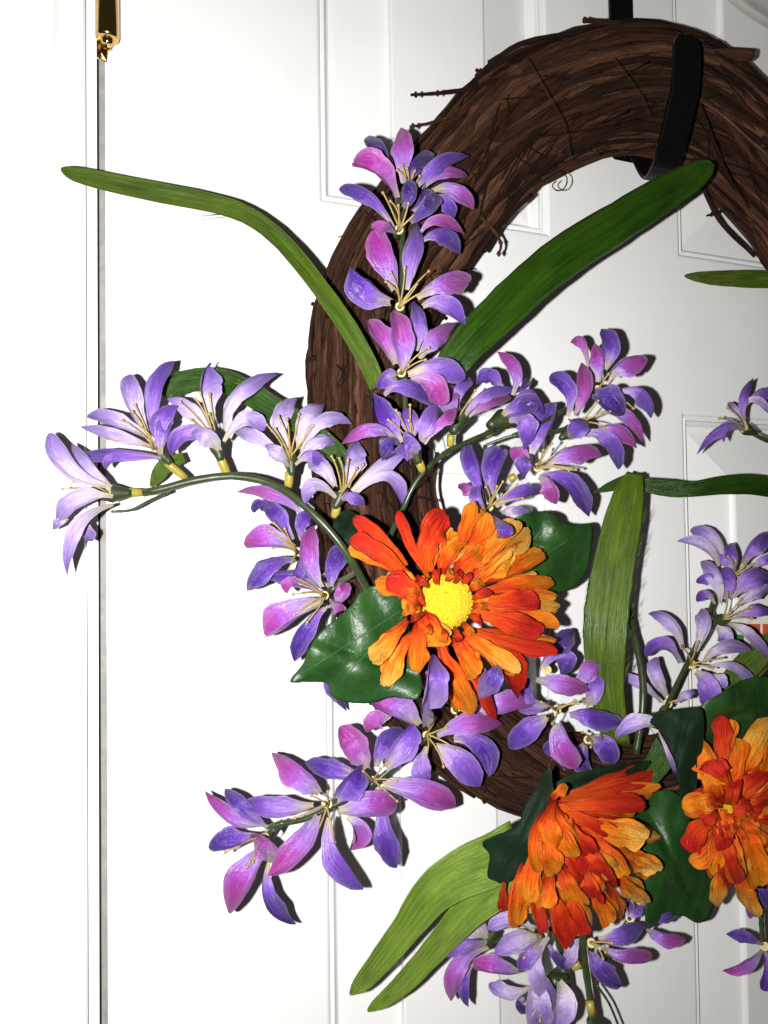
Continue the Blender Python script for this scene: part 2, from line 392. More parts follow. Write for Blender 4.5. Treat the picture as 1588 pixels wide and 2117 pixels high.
for i in range(235):
    sp = random.uniform(.3, .95); n = int(80*sp)+14
    big = random.random(); loose = random.random() < .16
    r0 = random.uniform(.0030, .0052) if big < .28 else random.uniform(.0013, .0030)
    if loose: r0 = random.uniform(.0009, .0020)
    path = vine_path(random.random(), sp, random.uniform(0, 6.283), random.choice((-1, 1, 1))*random.uniform(.2, 2.2)*sp, random.uniform(.96, 1.07) if loose else random.uniform(.74, .93), 100+i*5, n)
    rg = smooth_noise(900+i, 5)
    rad = [r0*(1+.30*rg(k/7))*min(1, .35+k*.25, .35+(n-1-k)*.25) for k in range(n)]
    tube('vine', path, rad, M_BARK, wreath, sides=7, flat=random.uniform(.5, 1), jit=.16)
# loose bark strips and fibres too fine to pick apart
parts = []
for i in range(520):
    sp = random.uniform(.015, .09); n = 10
    path = vine_path(random.random(), sp, random.uniform(-.6, 3.7), random.uniform(-1.2, 1.2), random.uniform(.93, 1.02), 5000+i*3, n)
    for k in range(n): path[k] += Vector((0, -1, 0))*random.uniform(0, .0012)
    if random.random() < .3:
        path[-1] += Vector((random.uniform(-.008, .008), -random.uniform(0, .004), random.uniform(-.008, .008)))
    parts.append(tube_data(path, random.uniform(.00018, .0006), 4, jit=.2))
tag(mesh('bark_fibre', *join(parts)[:2], M_BARK, wreath, uvs=join(parts)[2]), None, None, kind='stuff')
def twig(pts, r0, r1, buds=()):
    pp = catmull([P(*p) for p in pts], 14)
    rad = [(r0+(r1-r0)*k/13)*random.uniform(.85, 1.15) for k in range(14)]
    prt = [tube_data(pp, rad, 6, jit=.1)]
    for b in buds:
        c = pp[b]; prt.append(tube_data([c+Vector((0, 0, .0016)), c, c-Vector((0, 0, .0016))], [.0004, .0014, .0004], 6))
    V, F, U = join(prt); return mesh('twig', V, F, M_BARK, wreath, uvs=U)
twig([(1030, 165, .05), (975, 182, .05), (910, 192, .052), (850, 196, .054)], .0013, .0007, (9, 12))
twig([(940, 235, .05), (905, 250, .05), (848, 262, .052)], .0009, .0006, (12,))
twig([(1340, 66, .05), (1290, 52, .052), (1250, 46, .054), (1208, 41, .055)], .0022, .0015)
twig([(985, 158, .05), (1060, 98, .05), (1140, 74, .052), (1240, 66, .05)], .0013, .0010)
twig([(1010, 128, .045), (1080, 92, .045), (1160, 82, .046)], .0009, .0007)
twig([(642, 830, .03), (636, 740, .03), (668, 630, .03)], .0011, .0008)
twig([(905, 935, .05), (898, 1010, .05), (912, 1070, .05)], .0011, .0008)
twig([(1380, 78, .05), (1440, 92, .05), (1500, 140, .048), (1560, 190, .046)], .0012, .0010)
twig([(1120, 372, .05), (1180, 336, .052), (1240, 318, .05)], .0010, .0008)
twig([(1000, 520, .045), (1048, 452, .045), (1100, 402, .045)], .0012, .0010)
twig([(1452, 385, .04), (1490, 460, .04), (1560, 530, .04)], .0012, .0010)
twig([(1400, 105, .055), (1460, 112, .055), (1510, 112, .055), (1552, 113, .056)], .0040, .0036)
twig([(1500, 432, .03), (1480, 440, .03), (1461, 446, .03)], .0010, .0006, (9,))
twig([(760, 425, .035), (752, 432, .035)], .0022, .0018)
twig([(700, 490, .03), (730, 480, .03)], .0003, .0003)
twig([(760, 402, .03), (738, 480, .03), (725, 530, .03), (702, 610, .03)], .0018, .0014)
twig([(1128, 335, .05), (1170, 362, .052), (1168, 388, .054), (1152, 394, .054), (1142, 384, .053), (1150, 374, .052)], .0004, .0003)
twig([(985, 440, .05), (1022, 478, .05), (1036, 505, .05), (1030, 528, .05)], .0011, .0006, (8, 12))
twig([(840, 860, .078), (880, 880, .08), (900, 950, .08), (860, 1010, .08)], .0003, .0003)
twig([(1090, 120, .07), (1140, 210, .084), (1165, 260, .084), (1180, 330, .07)], .0003, .0003)
twig([(1270, 120, .075), (1320, 190, .084), (1345, 245, .08)], .0003, .0002)
twig([(1448, 215, .075), (1475, 290, .075), (1500, 350, .07), (1548, 430, .06)], .0005, .0004)
for i in range(60):                                      # short spurs that roughen the outline
    t = random.random(); p, tg, no, r = ringpt(t); sgn = random.choice((-1, 1))
    a = p+no*sgn*r*.92; b = a+no*sgn*random.uniform(.003, .008)+tg*random.uniform(-.006, .006)+Vector((0, -.001, 0))
    V, F, U = tube_data([a, a.lerp(b, .5)+tg*.001, b], [.0016, .0013, .0009], 6, jit=.15)
    mesh('spur', V, F, M_BARK, wreath, uvs=U)

# ------------------------------------------------------------------ black over-door wreath hanger
sx = P(1287, 20, .004).x; hw = PXM(P(1287, 20, .004))*27/.93
zb = P(1298, 292, .006).z; zf = P(1385, 330, .07).z; dt = .082
ztop = P(1419, 76, dt).z; xt = P(1419, 76, dt).x
prof = [(-.0025, .55), (-.0025, zb+.012), (-.005, zb+.004), (-.012, zb), (-.026, zb+(zf-zb)*.45), (-.044, zb+(zf-zb)*.95), (-.057, zf+.002), (-.068, zf+.010), (-.076, zf+.024), (-.080, zf+(ztop-zf)*.55), (-dt, zf+(ztop-zf)*.8), (-dt, ztop-.004), (-dt, ztop)]
# the tongue leans a little to one side as it rises in front of the vines
pp = catmull([Vector((sx+(xt-sx)*max(0, min(1, (-y-.012)/.06)), y, z)) for y, z in prof], 70)
hanger = tag(empty('wreath_hanger', pp[0]), 'black metal over-door hook holding the wreath at its top', 'hanger')
vs, fs = [], []
for i, p in enumerate(pp):
    t = (pp[min(i+1, 69)]-pp[max(i-1, 0)]).normalized(); no = Vector((1, 0, 0)).cross(t)
    w = hw*min(1.0, .60+(69-i)*.055)*(.93 if i == 69 else 1)
    for sxn, q in ((-1, -1), (1, -1), (1, 1), (-1, 1)): vs.append(p+Vector((sxn*w, 0, 0))+no*q*.0011)
for i in range(69):
    for k in range(4): fs.append((i*4+k, i*4+(k+1) % 4, i*4+4+(k+1) % 4, i*4+4+k))
fs += [(3, 2, 1, 0), (276, 277, 278, 279)]
st = mesh('strap', vs, fs, M_BLACK, hanger, smooth=False)
bv = st.modifiers.new('round', 'BEVEL'); bv.width = .0005; bv.segments = 2

# unidentified pale rounded shape in the top corner, built as a plain plate
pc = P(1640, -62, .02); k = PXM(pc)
ho = tag(empty('grey_plate', pc), 'pale grey rounded shape in the top right corner', 'hanging plate')
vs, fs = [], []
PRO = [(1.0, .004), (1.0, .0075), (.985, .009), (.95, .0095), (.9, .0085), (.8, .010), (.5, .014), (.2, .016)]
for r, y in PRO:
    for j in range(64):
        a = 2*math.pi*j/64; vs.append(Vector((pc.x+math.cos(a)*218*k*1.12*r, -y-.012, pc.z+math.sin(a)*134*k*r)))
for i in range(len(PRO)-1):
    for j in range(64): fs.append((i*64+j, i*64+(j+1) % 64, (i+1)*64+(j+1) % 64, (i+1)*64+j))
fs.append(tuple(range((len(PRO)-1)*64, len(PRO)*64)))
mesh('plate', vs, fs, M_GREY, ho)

# ------------------------------------------------------------------ petals, flowers, sprays
LILY = [(0, .24), (.12, .34), (.28, .56), (.48, .88), (.62, 1), (.76, .95), (.87, .74), (.95, .42), (1, .10)]
LILYP = [(0, .24), (.12, .36), (.28, .66), (.46, .95), (.58, 1), (.74, .86), (.87, .54), (.95, .24), (1, .03)]
SPOON = [(0, .34), (.15, .46), (.35, .68), (.6, .92), (.78, 1), (.9, .86), (.96, .6), (1, .22)]
def sheet_data(cl, wid, roll, cup, ridge, nv, rg, ruffle=.0, fold=0.0, wrinkle=0.0, ribs=2.2):
    """a curved strip along cl (world points): width wid(u), turned by roll about its own length, cupped and ridged"""
    n = len(cl); vs, fs, uv = [], [], []
    ph = rg.uniform(0, 6.28); ph2 = rg.uniform(0, 6.28); rf = rg.uniform(1.6, 2.8)
    for i, p in enumerate(cl):
        u = i/(n-1); t = (cl[min(i+1, n-1)]-cl[max(i-1, 0)]).normalized()
        v = (CAM-p).normalized(); w = t.cross(v)
        if w.length < .2: w = t.cross(UP)
        w.normalize(); no = w.cross(t)
        if no.dot(v) < 0: no = -no
        a = roll(u) if callable(roll) else roll
        w, no = w*math.cos(a)+no*math.sin(a), no*math.cos(a)-w*math.sin(a)
        h = wid(u)/2
        for j in range(nv+1):
            s = 2*j/nv-1; hh = h*(1+ruffle*math.sin(u*17*rf*.4+ph+(2 if s > 0 else 0))*abs(s))
            off = cup*h*(s*s-.4)+fold*h*(abs(s)-.4)+ridge*h*math.cos(s*math.pi*ribs+ph2)*math.sin(math.pi*u)
            off += ruffle*h*1.6*math.sin(u*7*rf+ph+s*1.3)*s*s
            off += wrinkle*h*(math.sin(u*9+s*2.7+ph2)*math.sin(u*5-s*3.1+ph)+.6*math.sin(u*17+s*4.3*rf+ph2*2))
            vs.append(p+w*s*hh+no*off); uv.append((u, j/nv))
    for i in range(n-1):
        for j in range(nv):
            a = i*(nv+1)+j; fs.append((a, a+1, a+nv+2, a+nv+1))
    return vs, fs, uv
def curve3(a, m, b, n):
    c = m*2-(a+b)*.5                                      # quadratic through the middle point
    return [a*(1-t)**2+c*2*t*(1-t)+b*t*t for t in (i/(n-1) for i in range(n))]
PC = [0]
def petal(z, q, d0, dm, dt, parent, mats, prof, cup, ridge, name='petal', ruffle=.06, fold=.34, curl=((.04, .26), (.0, .62)), slim=.92):
    PC[0] += 1; rg = random.Random(PC[0]*13+5)
    bu, bv, mu, mv, tu, tv, w, tone = q[:8]
    a = P(*z(bu, bv), d0); m = P(*z(mu, mv), dm); b = P(*z(tu, tv), dt)
    roll = q[8]*math.pi/180 if len(q) > 8 and q[8] else rg.uniform(-.62, .62)
    tw = rg.uniform(-.75, .75)
    wm = w*slim/z.k*PXM(m)/max(.6, math.cos(roll))
    NU = 17; cl = curve3(a, m, b, NU); L = (b-a).length
    bow, back = rg.uniform(*curl[0]), rg.uniform(*curl[1])
    for i in range(NU):                                   # arch towards the viewer, tip rolled back
        u = i/(NU-1); v = (CAM-cl[i]).normalized(); cl[i] += v*L*(bow*math.sin(math.pi*u)-back*u**4)
    vs, fs, uv = sheet_data(cl, lambda u: wm*lerp_tab(prof, u)*(1+rg.uniform(-.04, .04)), lambda u: roll+tw*(u-.5), cup*rg.choice((1, 1, 1, -.9))*rg.uniform(.7, 1.9), ridge, 8, rg, ruffle, fold, .085)
    return mesh(name, vs, fs, mats[tone], parent, uvs=uv)
def stamen(z, s, e, d0, d1, parent):
    a = P(*z(*s), d0); b = P(*z(*e), d1)
    m = (a+b)*.5+Vector((random.uniform(-.001, .001), -.0015, .0008))
    cl = curve3(a, m, b, 7); k = PXM(b)
    V1 = tube_data(cl, [k*2.3, k*2.1, k*1.9, k*1.8, k*1.7, k*1.7, k*1.7], 5)
    t = (cl[-1]-cl[-2]).normalized()
    V2 = tube_data([b-t*k*3, b-t*k*1, b+t*k*2.2, b+t*k*4], [k*1.5, k*3.3, k*3.3, k*1.2], 6)
    V, F, U = join([V1, V2]); return mesh('stamen', V, F, M_STAM, parent, uvs=U)
def blossom(spray, z, d, petals, sbase, stamens, calyx=None, ped=None, spread=.012, lift=.004, cup=.62):
    """one lily-like flower: petals listed from back to front"""
    n = len(petals)
    bx = sum(q[0] for q in petals)/n; by = sum(q[1] for q in petals)/n
    tx = sum(q[4] for q in petals)/n; ty = sum(q[5] for q in petals)/n
    c = P(*z(*sbase), d-.004); k = PXM(c)
    ax = (CAM-c).normalized()*.6
    if calyx:
        ce = P(*z(calyx[0], calyx[1]), d-.003); ax = (c-ce)
    # cream throat cup: the flower's own body
    fl = lathe('flower', c, [(k*3, -k*10), (k*7, -k*6), (k*10, k*0), (k*8.5, k*2), (k*4, -k*1), (k*1, -k*2)], M_THROAT, spray, ax, 12)
    for i, q in enumerate(petals):
        f = i/(n-1) if n > 1 else .5
        dm = d+lift+spread*(f-.45); dt = d+lift*.6+spread*1.25*(f-.45)
        e = q[9] if len(q) > 9 else 0                     # petals that reach out over something
        petal(z, q, d+spread*.25*(f-.45), dm+e*.75, dt+e, fl, M_PET, LILYP if z is Z5 or (i*7+n) % 3 else LILY, cup, .07, slim=1.0 if z in (Z2, Z3) else .92)
    for e in stamens: stamen(z, (sbase[0]+random.uniform(-8, 8), sbase[1]+random.uniform(-8, 8)), e, d+.001, d+lift+spread*.45, fl)
    if calyx:
        cu, cv, cw = calyx; a = P(*z(cu, cv), d-.003); r = cw/z.k*k/2
        dr = (c-a).normalized() if (c-a).length > 1e-5 else ax.normalized()
        V, F = [], []
        PR = [(.34, -.7), (.46, -.4), (.62, 0), (.84, .45), (1.0, .85)]
        aa = dr.orthogonal().normalized(); bb = dr.cross(aa); S = 12
        for ri, (rr_, h) in enumerate(PR):
            for j in range(S):
                t = 2*math.pi*j/S; hh = h+(.8*max(0, math.cos(t*3)) if ri == len(PR)-1 else 0)
                V.append(a+dr*hh*r*1.2+aa*math.cos(t)*rr_*r+bb*math.sin(t)*rr_*r)
        for ri in range(len(PR)-1):
            for j in range(S): F.append((ri*S+j, ri*S+(j+1) % S, ri*S+S+(j+1) % S, ri*S+S+j))
        F.append(tuple(range(S-1, -1, -1))); mesh('calyx', V, F, M_CALYX, fl)
    if ped:
        a = P(*z(ped[0], ped[1]), d-.004); b = P(*z(ped[2], ped[3]), d-.006); r = ped[4]/z.k*k/2
        tube('pedicel', [a, a.lerp(b, .3), a.lerp(b, .7), b], [r*.9, r*1.05, r, r*.85], M_PED, fl, 10)
    if not ped and STEMS.get(spray.name):
        tgt = min(STEMS[spray.name], key=lambda p: (p-c).length)
        if (tgt-c).length > .004:
            md = c.lerp(tgt, .5)+Vector((0, .004, -.002)); tube('pedicel', curve3(c, md, tgt, 7), .0011, M_STEM, fl, 7)
    return fl
M_THROAT = mat_plain('cream_throat', (.42, .34, .14), .5, 0, .12)
STEMS = {}
SPR = 'artificial lily sprays on the wreath'
def spray(name, z, at, label, stems=()):
    s = empty(name, P(*z(*at[:2]), at[2])); tag(s, label, 'flower spray', SPR)
    STEMS[s.name] = []
    for pts, w in stems:
        STEMS[s.name] += [P(*z(u, v), d) for u, v, d in pts]
        cl = catmull([P(*z(u, v), d) for u, v, d in pts], 22); r = w/z.k*PXM(cl[10])/2
        tube('stem', cl, [r*(1+.06*math.sin(i*1.9)) for i in range(22)], M_STEM, s, 9)
    return s

# --- pale spray arching out to the left
B = spray('flower_spray', Z1, (1520, 1180, .085), 'pale lilac spray arching out to the left over the door edge',
  [([(490, 770, .052), (600, 745, .055), (720, 712, .058), (880, 690, .062), (1010, 702, .066), (1110, 735, .07), (1200, 790, .075), (1290, 870, .08), (1380, 965, .083), (1450, 1060, .084), (1520, 1180, .08), (1600, 1330, .074)], 38),
   ([(340, 857, .040), (430, 850, .042), (520, 805, .045), (610, 765, .050)], 14)])
blossom(B, Z1, .050, [(250, 890, 215, 930, 258, 992, 60, 'p', 20), (140, 890, 100, 915, 65, 940, 45, 'p'), (345, 740, 250, 655, 155, 535, 72, 'p', 30), (340, 735, 150, 650, 52, 488, 95, 'p', 10), (350, 790, 190, 800, 85, 905, 95, 'p', -20), (350, 825, 180, 930, 135, 1158, 75, 'p', 15)],
  (320, 770), [(112, 750), (165, 718)], (395, 770, 95), (412, 768, 490, 768, 42))
blossom(B, Z1, .055, [(510, 500, 440, 340, 432, 212, 100, 'p', 0), (530, 520, 380, 440, 228, 405, 80, 'p', -25), (560, 520, 545, 300, 638, 150, 85, 'l', 15), (540, 560, 370, 505, 192, 458, 70, 'p', 20), (575, 605, 400, 590, 188, 600, 70, 'l', 10), (380, 590, 330, 610, 318, 662, 50, 'l'), (572, 540, 560, 440, 655, 362, 95, 'l', -15), (578, 590, 580, 500, 612, 430, 75, 'l', 20)],
  (545, 560), [(395, 430), (452, 358), (310, 520), (440, 388), (485, 462)], (598, 610, 75), (600, 628, 690, 700, 38))
blossom(B, Z1, .060, [(810, 450, 785, 300, 808, 175, 105, 'p', 0), (820, 520, 720, 395, 602, 328, 85, 'p', 15), (870, 470, 940, 300, 1122, 212, 80, 'p', -20), (870, 530, 970, 425, 1052, 478, 90, 'p', 10), (820, 545, 690, 490, 618, 592, 90, 'l', -10), (850, 570, 790, 505, 720, 500, 100, 'p', 20)],
  (830, 530), [(665, 345), (735, 328), (757, 300), (802, 308), (718, 430), (800, 400)], (845, 585, 85), (848, 600, 888, 690, 44))
blossom(B, Z1, .066, [(1165, 560, 1130, 420, 1215, 318, 100, 'p', 0), (1220, 560, 1260, 420, 1342, 352, 110, 'p', 0), (1160, 610, 1040, 520, 912, 475, 75, 'p', 10), (1230, 580, 1330, 430, 1470, 445, 75, 'p', -15), (1220, 610, 1310, 530, 1408, 535, 75, 'p', 10), (1200, 635, 1280, 585, 1330, 640, 70, 'l', 0), (1175, 645, 1120, 590, 1060, 545, 80, 'p', 15)],
  (1180, 610), [(1070, 450), (1125, 412), (1165, 425), (1220, 402), (1285, 455), (1110, 470)], (1185, 655, 80), (1175, 670, 1172, 745, 42))
blossom(B, Z1, .074, [(1390, 740, 1340, 650, 1262, 580, 90, 'p', 0), (1440, 740, 1465, 620, 1500, 525, 105, 'p', 0), (1470, 760, 1600, 650, 1715, 585, 85, 'p', -10), (1470, 790, 1630, 690, 1712, 830, 75, 'p', 10), (1395, 790, 1290, 735, 1252, 835, 85, 'p', 0), (1420, 800, 1470, 790, 1530, 830, 60, 'l')],
  (1425, 770), [(1375, 600), (1410, 608), (1450, 618), (1520, 640), (1490, 655)], (1400, 815, 75), (1398, 832, 1390, 882, 42))

# --- spray pointing left under the arch
Dd = spray('flower_spray', Z1, (1480, 1250, .07), 'violet and pink spray tucked left of the upper orange daisy',
  [([(1420, 1180, .062), (1460, 1160, .07), (1500, 1130, .078)], 30)])
blossom(Dd, Z1, .062, [(1250, 880, 1100, 780, 928, 765, 70, 'm', 10), (1190, 990, 1120, 880, 1055, 808, 90, 'v', 0), (1100, 850, 1040, 820, 1008, 862, 50, 'k'), (1230, 990, 1235, 905, 1295, 850, 80, 'v', 10), (1200, 1030, 1080, 990, 962, 1010, 110, 'm', 0), (1200, 1080, 1070, 1110, 978, 1225, 105, 'v', 0), (1235, 1080, 1215, 1140, 1190, 1205, 60, 'v')],
  (1215, 1045), [(1085, 950), (1105, 912), (1155, 938), (1100, 1028), (1170, 1135)])
blossom(Dd, Z1, .068, [(1340, 1310, 1250, 1420, 1200, 1560, 95, 'v', 10), (1370, 1210, 1385, 1110, 1435, 1035, 105, 'v', 0), (1320, 1240, 1200, 1170, 1060, 1165, 80, 'v', 10), (1330, 1215, 1265, 1080, 1292, 922, 100, 'm', 0), (1330, 1280, 1180, 1345, 1062, 1440, 125, 'm', 0), (1390, 1290, 1425, 1240, 1440, 1190, 75, 'q', 10), (1370, 1290, 1400, 1300, 1430, 1320, 60, 'q'), (1260, 1210, 1190, 1190, 1155, 1235, 60, 'q')],
  (1340, 1250), [(1200, 1165), (1215, 1195), (1200, 1340), (1195, 1245), (1260, 1375)])
blossom(Dd, Z5, .035, [(480, 150, 505, 210, 560, 300, 60, 'v', 0), (500, 160, 530, 200, 560, 230, 50, 'v', 0)], (490, 160), [])

# --- upright spray on the wreath
A = spray('flower_spray', Z2, (700, 2000, .085), 'tall purple and magenta spray standing up along the wreath',
  [([(760, 560, .072), (740, 760, .074), (735, 1000, .075), (740, 1270, .076), (750, 1700, .078), (760, 2050, .08)], 36)])
blossom(A, Z2, .076, [(680, 400, 590, 230, 485, 155, 95, 'k', 0), (790, 420, 840, 320, 930, 290, 120, 'k', 0), (745, 440, 735, 230, 728, 75, 150, 'm', 0), (820, 480, 970, 330, 1178, 265, 110, 'v', -10), (870, 480, 1010, 375, 1165, 390, 72, 'm', 10), (950, 520, 1030, 580, 1070, 685, 100, 'v', 0), (930, 490, 1090, 490, 1205, 610, 100, 'm', 0), (700, 540, 590, 350, 415, 300, 140, 'q', 0)],
  (770, 500), [(705, 355), (737, 325), (767, 345), (817, 362), (850, 395)], (720, 580, 110))
blossom(A, Z2, .082, [(860, 820, 1000, 770, 1115, 905, 115, 'v', 0), (860, 760, 980, 685, 1140, 770, 80, 'q', 10), (680, 730, 520, 540, 322, 480, 95, 'v', 10), (800, 620, 870, 540, 890, 480, 90, 'k', 0), (740, 600, 790, 510, 755, 435, 110, 'k', 0), (790, 700, 890, 610, 970, 520, 110, 'k', 0), (690, 770, 610, 730, 528, 735, 80, 'q', 0)],
  (715, 745), [(610, 505), (660, 560), (710, 588), (775, 575), (885, 578)])
blossom(A, Z2, .086, [(770, 1140, 800, 900, 835, 690, 135, 'l', 0), (690, 1140, 630, 950, 550, 745, 180, 'm', 0), (870, 1250, 1010, 1235, 1155, 1370, 120, 'l', 0), (665, 1215, 510, 1140, 392, 1000, 165, 'v', 0), (830, 1195, 1000, 1090, 1175, 1095, 145, 'm', 0)],
  (720, 1250), [(630, 1088), (660, 1028), (752, 995), (830, 1105), (908, 1020), (950, 1132)])
blossom(A, Z2, .090, [(830, 1540, 850, 1380, 805, 1215, 115, 'l', 0), (850, 1590, 950, 1470, 1095, 1355, 125, 'm', 0), (690, 1630, 620, 1480, 512, 1340, 125, 'q', 0), (700, 1710, 640, 1720, 580, 1790, 115, 'l', 10), (770, 1690, 960, 1660, 1150, 1725, 165, 'l', 0), (790, 1735, 930, 1760, 990, 1900, 150, 'q', 10), (740, 1670, 735, 1480, 680, 1275, 150, 'm', 0)],
  (730, 1685), [(908, 1522), (885, 1600), (775, 1635)])
blossom(A, Z3, .094, [(290, 540, 215, 440, 160, 300, 100, 'v', 0), (340, 540, 340, 450, 310, 370, 90, 'l', 0), (215, 310, 320, 270, 480, 380, 75, 'v', 0), (390, 530, 420, 450, 470, 350, 100, 'l', 0), (400, 540, 480, 430, 552, 400, 60, 'q', 0), (270, 515, 150, 470, 15, 540, 65, 'm', 0), (280, 540, 235, 545, 205, 620, 90, 'k', 0), (360, 590, 330, 560, 300, 540, 110, 'l', 0)],
  (335, 525), [(235, 428), (270, 383), (335, 358), (330, 430)], (365, 600, 85), (375, 618, 395, 668, 40))

# --- spray reaching right above the daisy
C = spray('flower_spray', Z3, (250, 960, .08), 'deep violet spray reaching right above the upper orange daisy',
  [([(235, 985, .078), (300, 850, .074), (350, 740, .076), (420, 650, .078), (520, 570, .078), (640, 515, .078), (730, 475, .076)], 25),
   ([(690, 545, .07), (770, 515, .075), (820, 500, .078)], 14)])
blossom(C, Z3, .072, [(600, 420, 710, 340, 810, 325, 55, 'q', 0), (590, 410, 690, 300, 855, 285, 55, 'l', 0), (560, 370, 570, 290, 625, 240, 60, 'l', 0), (540, 430, 515, 340, 545, 280, 90, 'm', 0)], (565, 420), [(640, 290), (620, 330)], (550, 455, 100), (527, 495, 525, 552, 36))
blossom(C, Z3, .073, [(850, 320, 870, 270, 892, 242, 38, 'k', 0), (815, 310, 830, 190, 745, 108, 65, 'm', 0), (770, 300, 710, 225, 648, 262, 75, 'v', 0), (800, 400, 880, 320, 965, 400, 85, 'l', 0), (770, 410, 850, 370, 935, 345, 90, 'v', 0), (800, 430, 880, 440, 870, 565, 105, 'l', 0)], (770, 425), [], (735, 440, 105), (690, 497, 726, 475, 34))
blossom(C, Z3, .074, [(650, 790, 610, 750, 570, 752, 62, 'q', 0), (680, 800, 640, 650, 595, 535, 75, 'v', 0), (720, 780, 725, 660, 770, 565, 105, 'v', 0), (765, 865, 820, 850, 895, 862, 45, 'p', 0), (740, 835, 850, 770, 955, 772, 70, 'v', 0), (690, 850, 655, 800, 645, 740, 60, 'l', 0), (725, 875, 775, 930, 745, 985, 90, 'v', 0, .036)],
  (705, 835), [(770, 718), (838, 733), (862, 795), (742, 740), (692, 742)])
blossom(C, Z3, .075, [(890, 650, 860, 590, 812, 605, 70, 'q', 0), (915, 590, 960, 470, 1005, 345, 110, 'l', 0), (950, 690, 1090, 730, 1175, 880, 95, 'v', 0), (940, 690, 990, 740, 1005, 818, 80, 'q', 0), (970, 645, 1090, 575, 1232, 592, 85, 'm', 0), (920, 645, 865, 625, 870, 700, 80, 'l', 0)],
  (935, 650), [(1000, 540), (1062, 558), (1112, 660), (960, 570), (1080, 664)], None, (830, 690, 800, 705, 34))
blossom(C, Z3, .074, [(1170, 180, 1145, 70, 1088, 62, 52, 'q', 0), (1220, 250, 1225, 150, 1192, 80, 78, 'm', 0), (1250, 190, 1280, 90, 1232, 0, 82, 'v', 0), (1300, 300, 1420, 300, 1465, 418, 70, 'l', 0), (1270, 225, 1340, 165, 1448, 152, 90, 'm', 0), (1200, 300, 1260, 330, 1340, 400, 115, 'k', 0)],
  (1215, 285), [(1265, 212), (1332, 315), (1382, 372)])
blossom(C, Z3, .078, [(1070, 410, 1075, 290, 992, 218, 82, 'v', 0), (1230, 395, 1350, 410, 1428, 535, 65, 'm', 0), (1110, 400, 1155, 290, 1140, 158, 78, 'q', 0), (1130, 490, 1260, 520, 1312, 658, 82, 'v', 0), (1190, 500, 1300, 475, 1400, 560, 78, 'm', 0), (1080, 510, 1110, 460, 1170, 430, 100, 'v', 0)],
  (1140, 440), [(1217, 338), (1272, 388), (1258, 465)], (1060, 500, 70))

# --- spray running down to the lower left
Ee = spray('flower_spray', Z5, (1000, 330, .07), 'open purple and pink spray running down to the lower left',
  [([(310, 712, .058), (400, 695, .058), (500, 650, .058), (660, 560, .06), (850, 400, .062), (1000, 330, .06)], 20)])
blossom(Ee, Z5, .056, [(250, 715, 150, 690, 42, 592, 58, 'm', 0), (270, 725, 180, 650, 115, 585, 62, 'v', 0), (230, 760, 140, 775, 55, 795, 80, 'v', 0), (275, 850, 275, 990, 375, 1078, 62, 'v', 0), (255, 800, 190, 910, 128, 1035, 108, 'm', 0), (300, 850, 265, 790, 215, 765, 85, 'q', 0)],
  (260, 760), [(118, 815), (195, 868), (217, 850)], (312, 715, 50))
blossom(Ee, Z5, .064, [(560, 690, 600, 740, 572, 808, 70, 'm', 0), (460, 600, 390, 540, 285, 452, 92, 'm', 0), (440, 645, 310, 655, 180, 632, 82, 'l', 0), (500, 690, 520, 830, 620, 950, 78, 'l', 0), (455, 680, 390, 790, 272, 900, 98, 'm', 0), (530, 665, 640, 650, 742, 635, 105, 'm', 0), (520, 620, 570, 570, 615, 510, 100, 'v', 0)],
  (490, 640), [(430, 790), (516, 778), (370, 690), (430, 608), (490, 595)])
blossom(Ee, Z5, .062, [(600, 530, 510, 515, 408, 485, 78, 'v', 0), (670, 500, 700, 420, 770, 370, 80, 'v', 0), (690, 640, 700, 760, 742, 872, 92, 'v', 0), (635, 510, 590, 430, 535, 355, 105, 'q', 0), (700, 510, 760, 430, 805, 350, 98, 'l', 0), (690, 570, 830, 595, 958, 645, 105, 'm', 0)],
  (655, 555), [(738, 555), (742, 628), (692, 620), (620, 520), (682, 512)])
blossom(Ee, Z5, .066, [(720, 320, 670, 335, 632, 378, 85, 'q', 0), (950, 400, 1060, 430, 1080, 540, 105, 'v', 0), (850, 430, 830, 510, 850, 595, 82, 'l', 0), (850, 360, 870, 230, 880, 95, 95, 'l', 0, .058), (825, 355, 740, 290, 640, 248, 105, 'm', 0), (885, 425, 970, 480, 1045, 575, 112, 'l', 0), (890, 390, 1000, 345, 1128, 350, 90, 'm', 0)],
  (850, 390), [(962, 442), (912, 502), (885, 328), (922, 360), (850, 462)])
blossom(Ee, Z5, .064, [(900, 260, 860, 210, 830, 170, 80, 'q', 0), (1000, 270, 1070, 200, 1108, 125, 95, 'v', 0, .054), (1010, 310, 1130, 280, 1245, 265, 85, 'm', 0)], (955, 295), [(930, 270), (990, 290), (960, 320)])

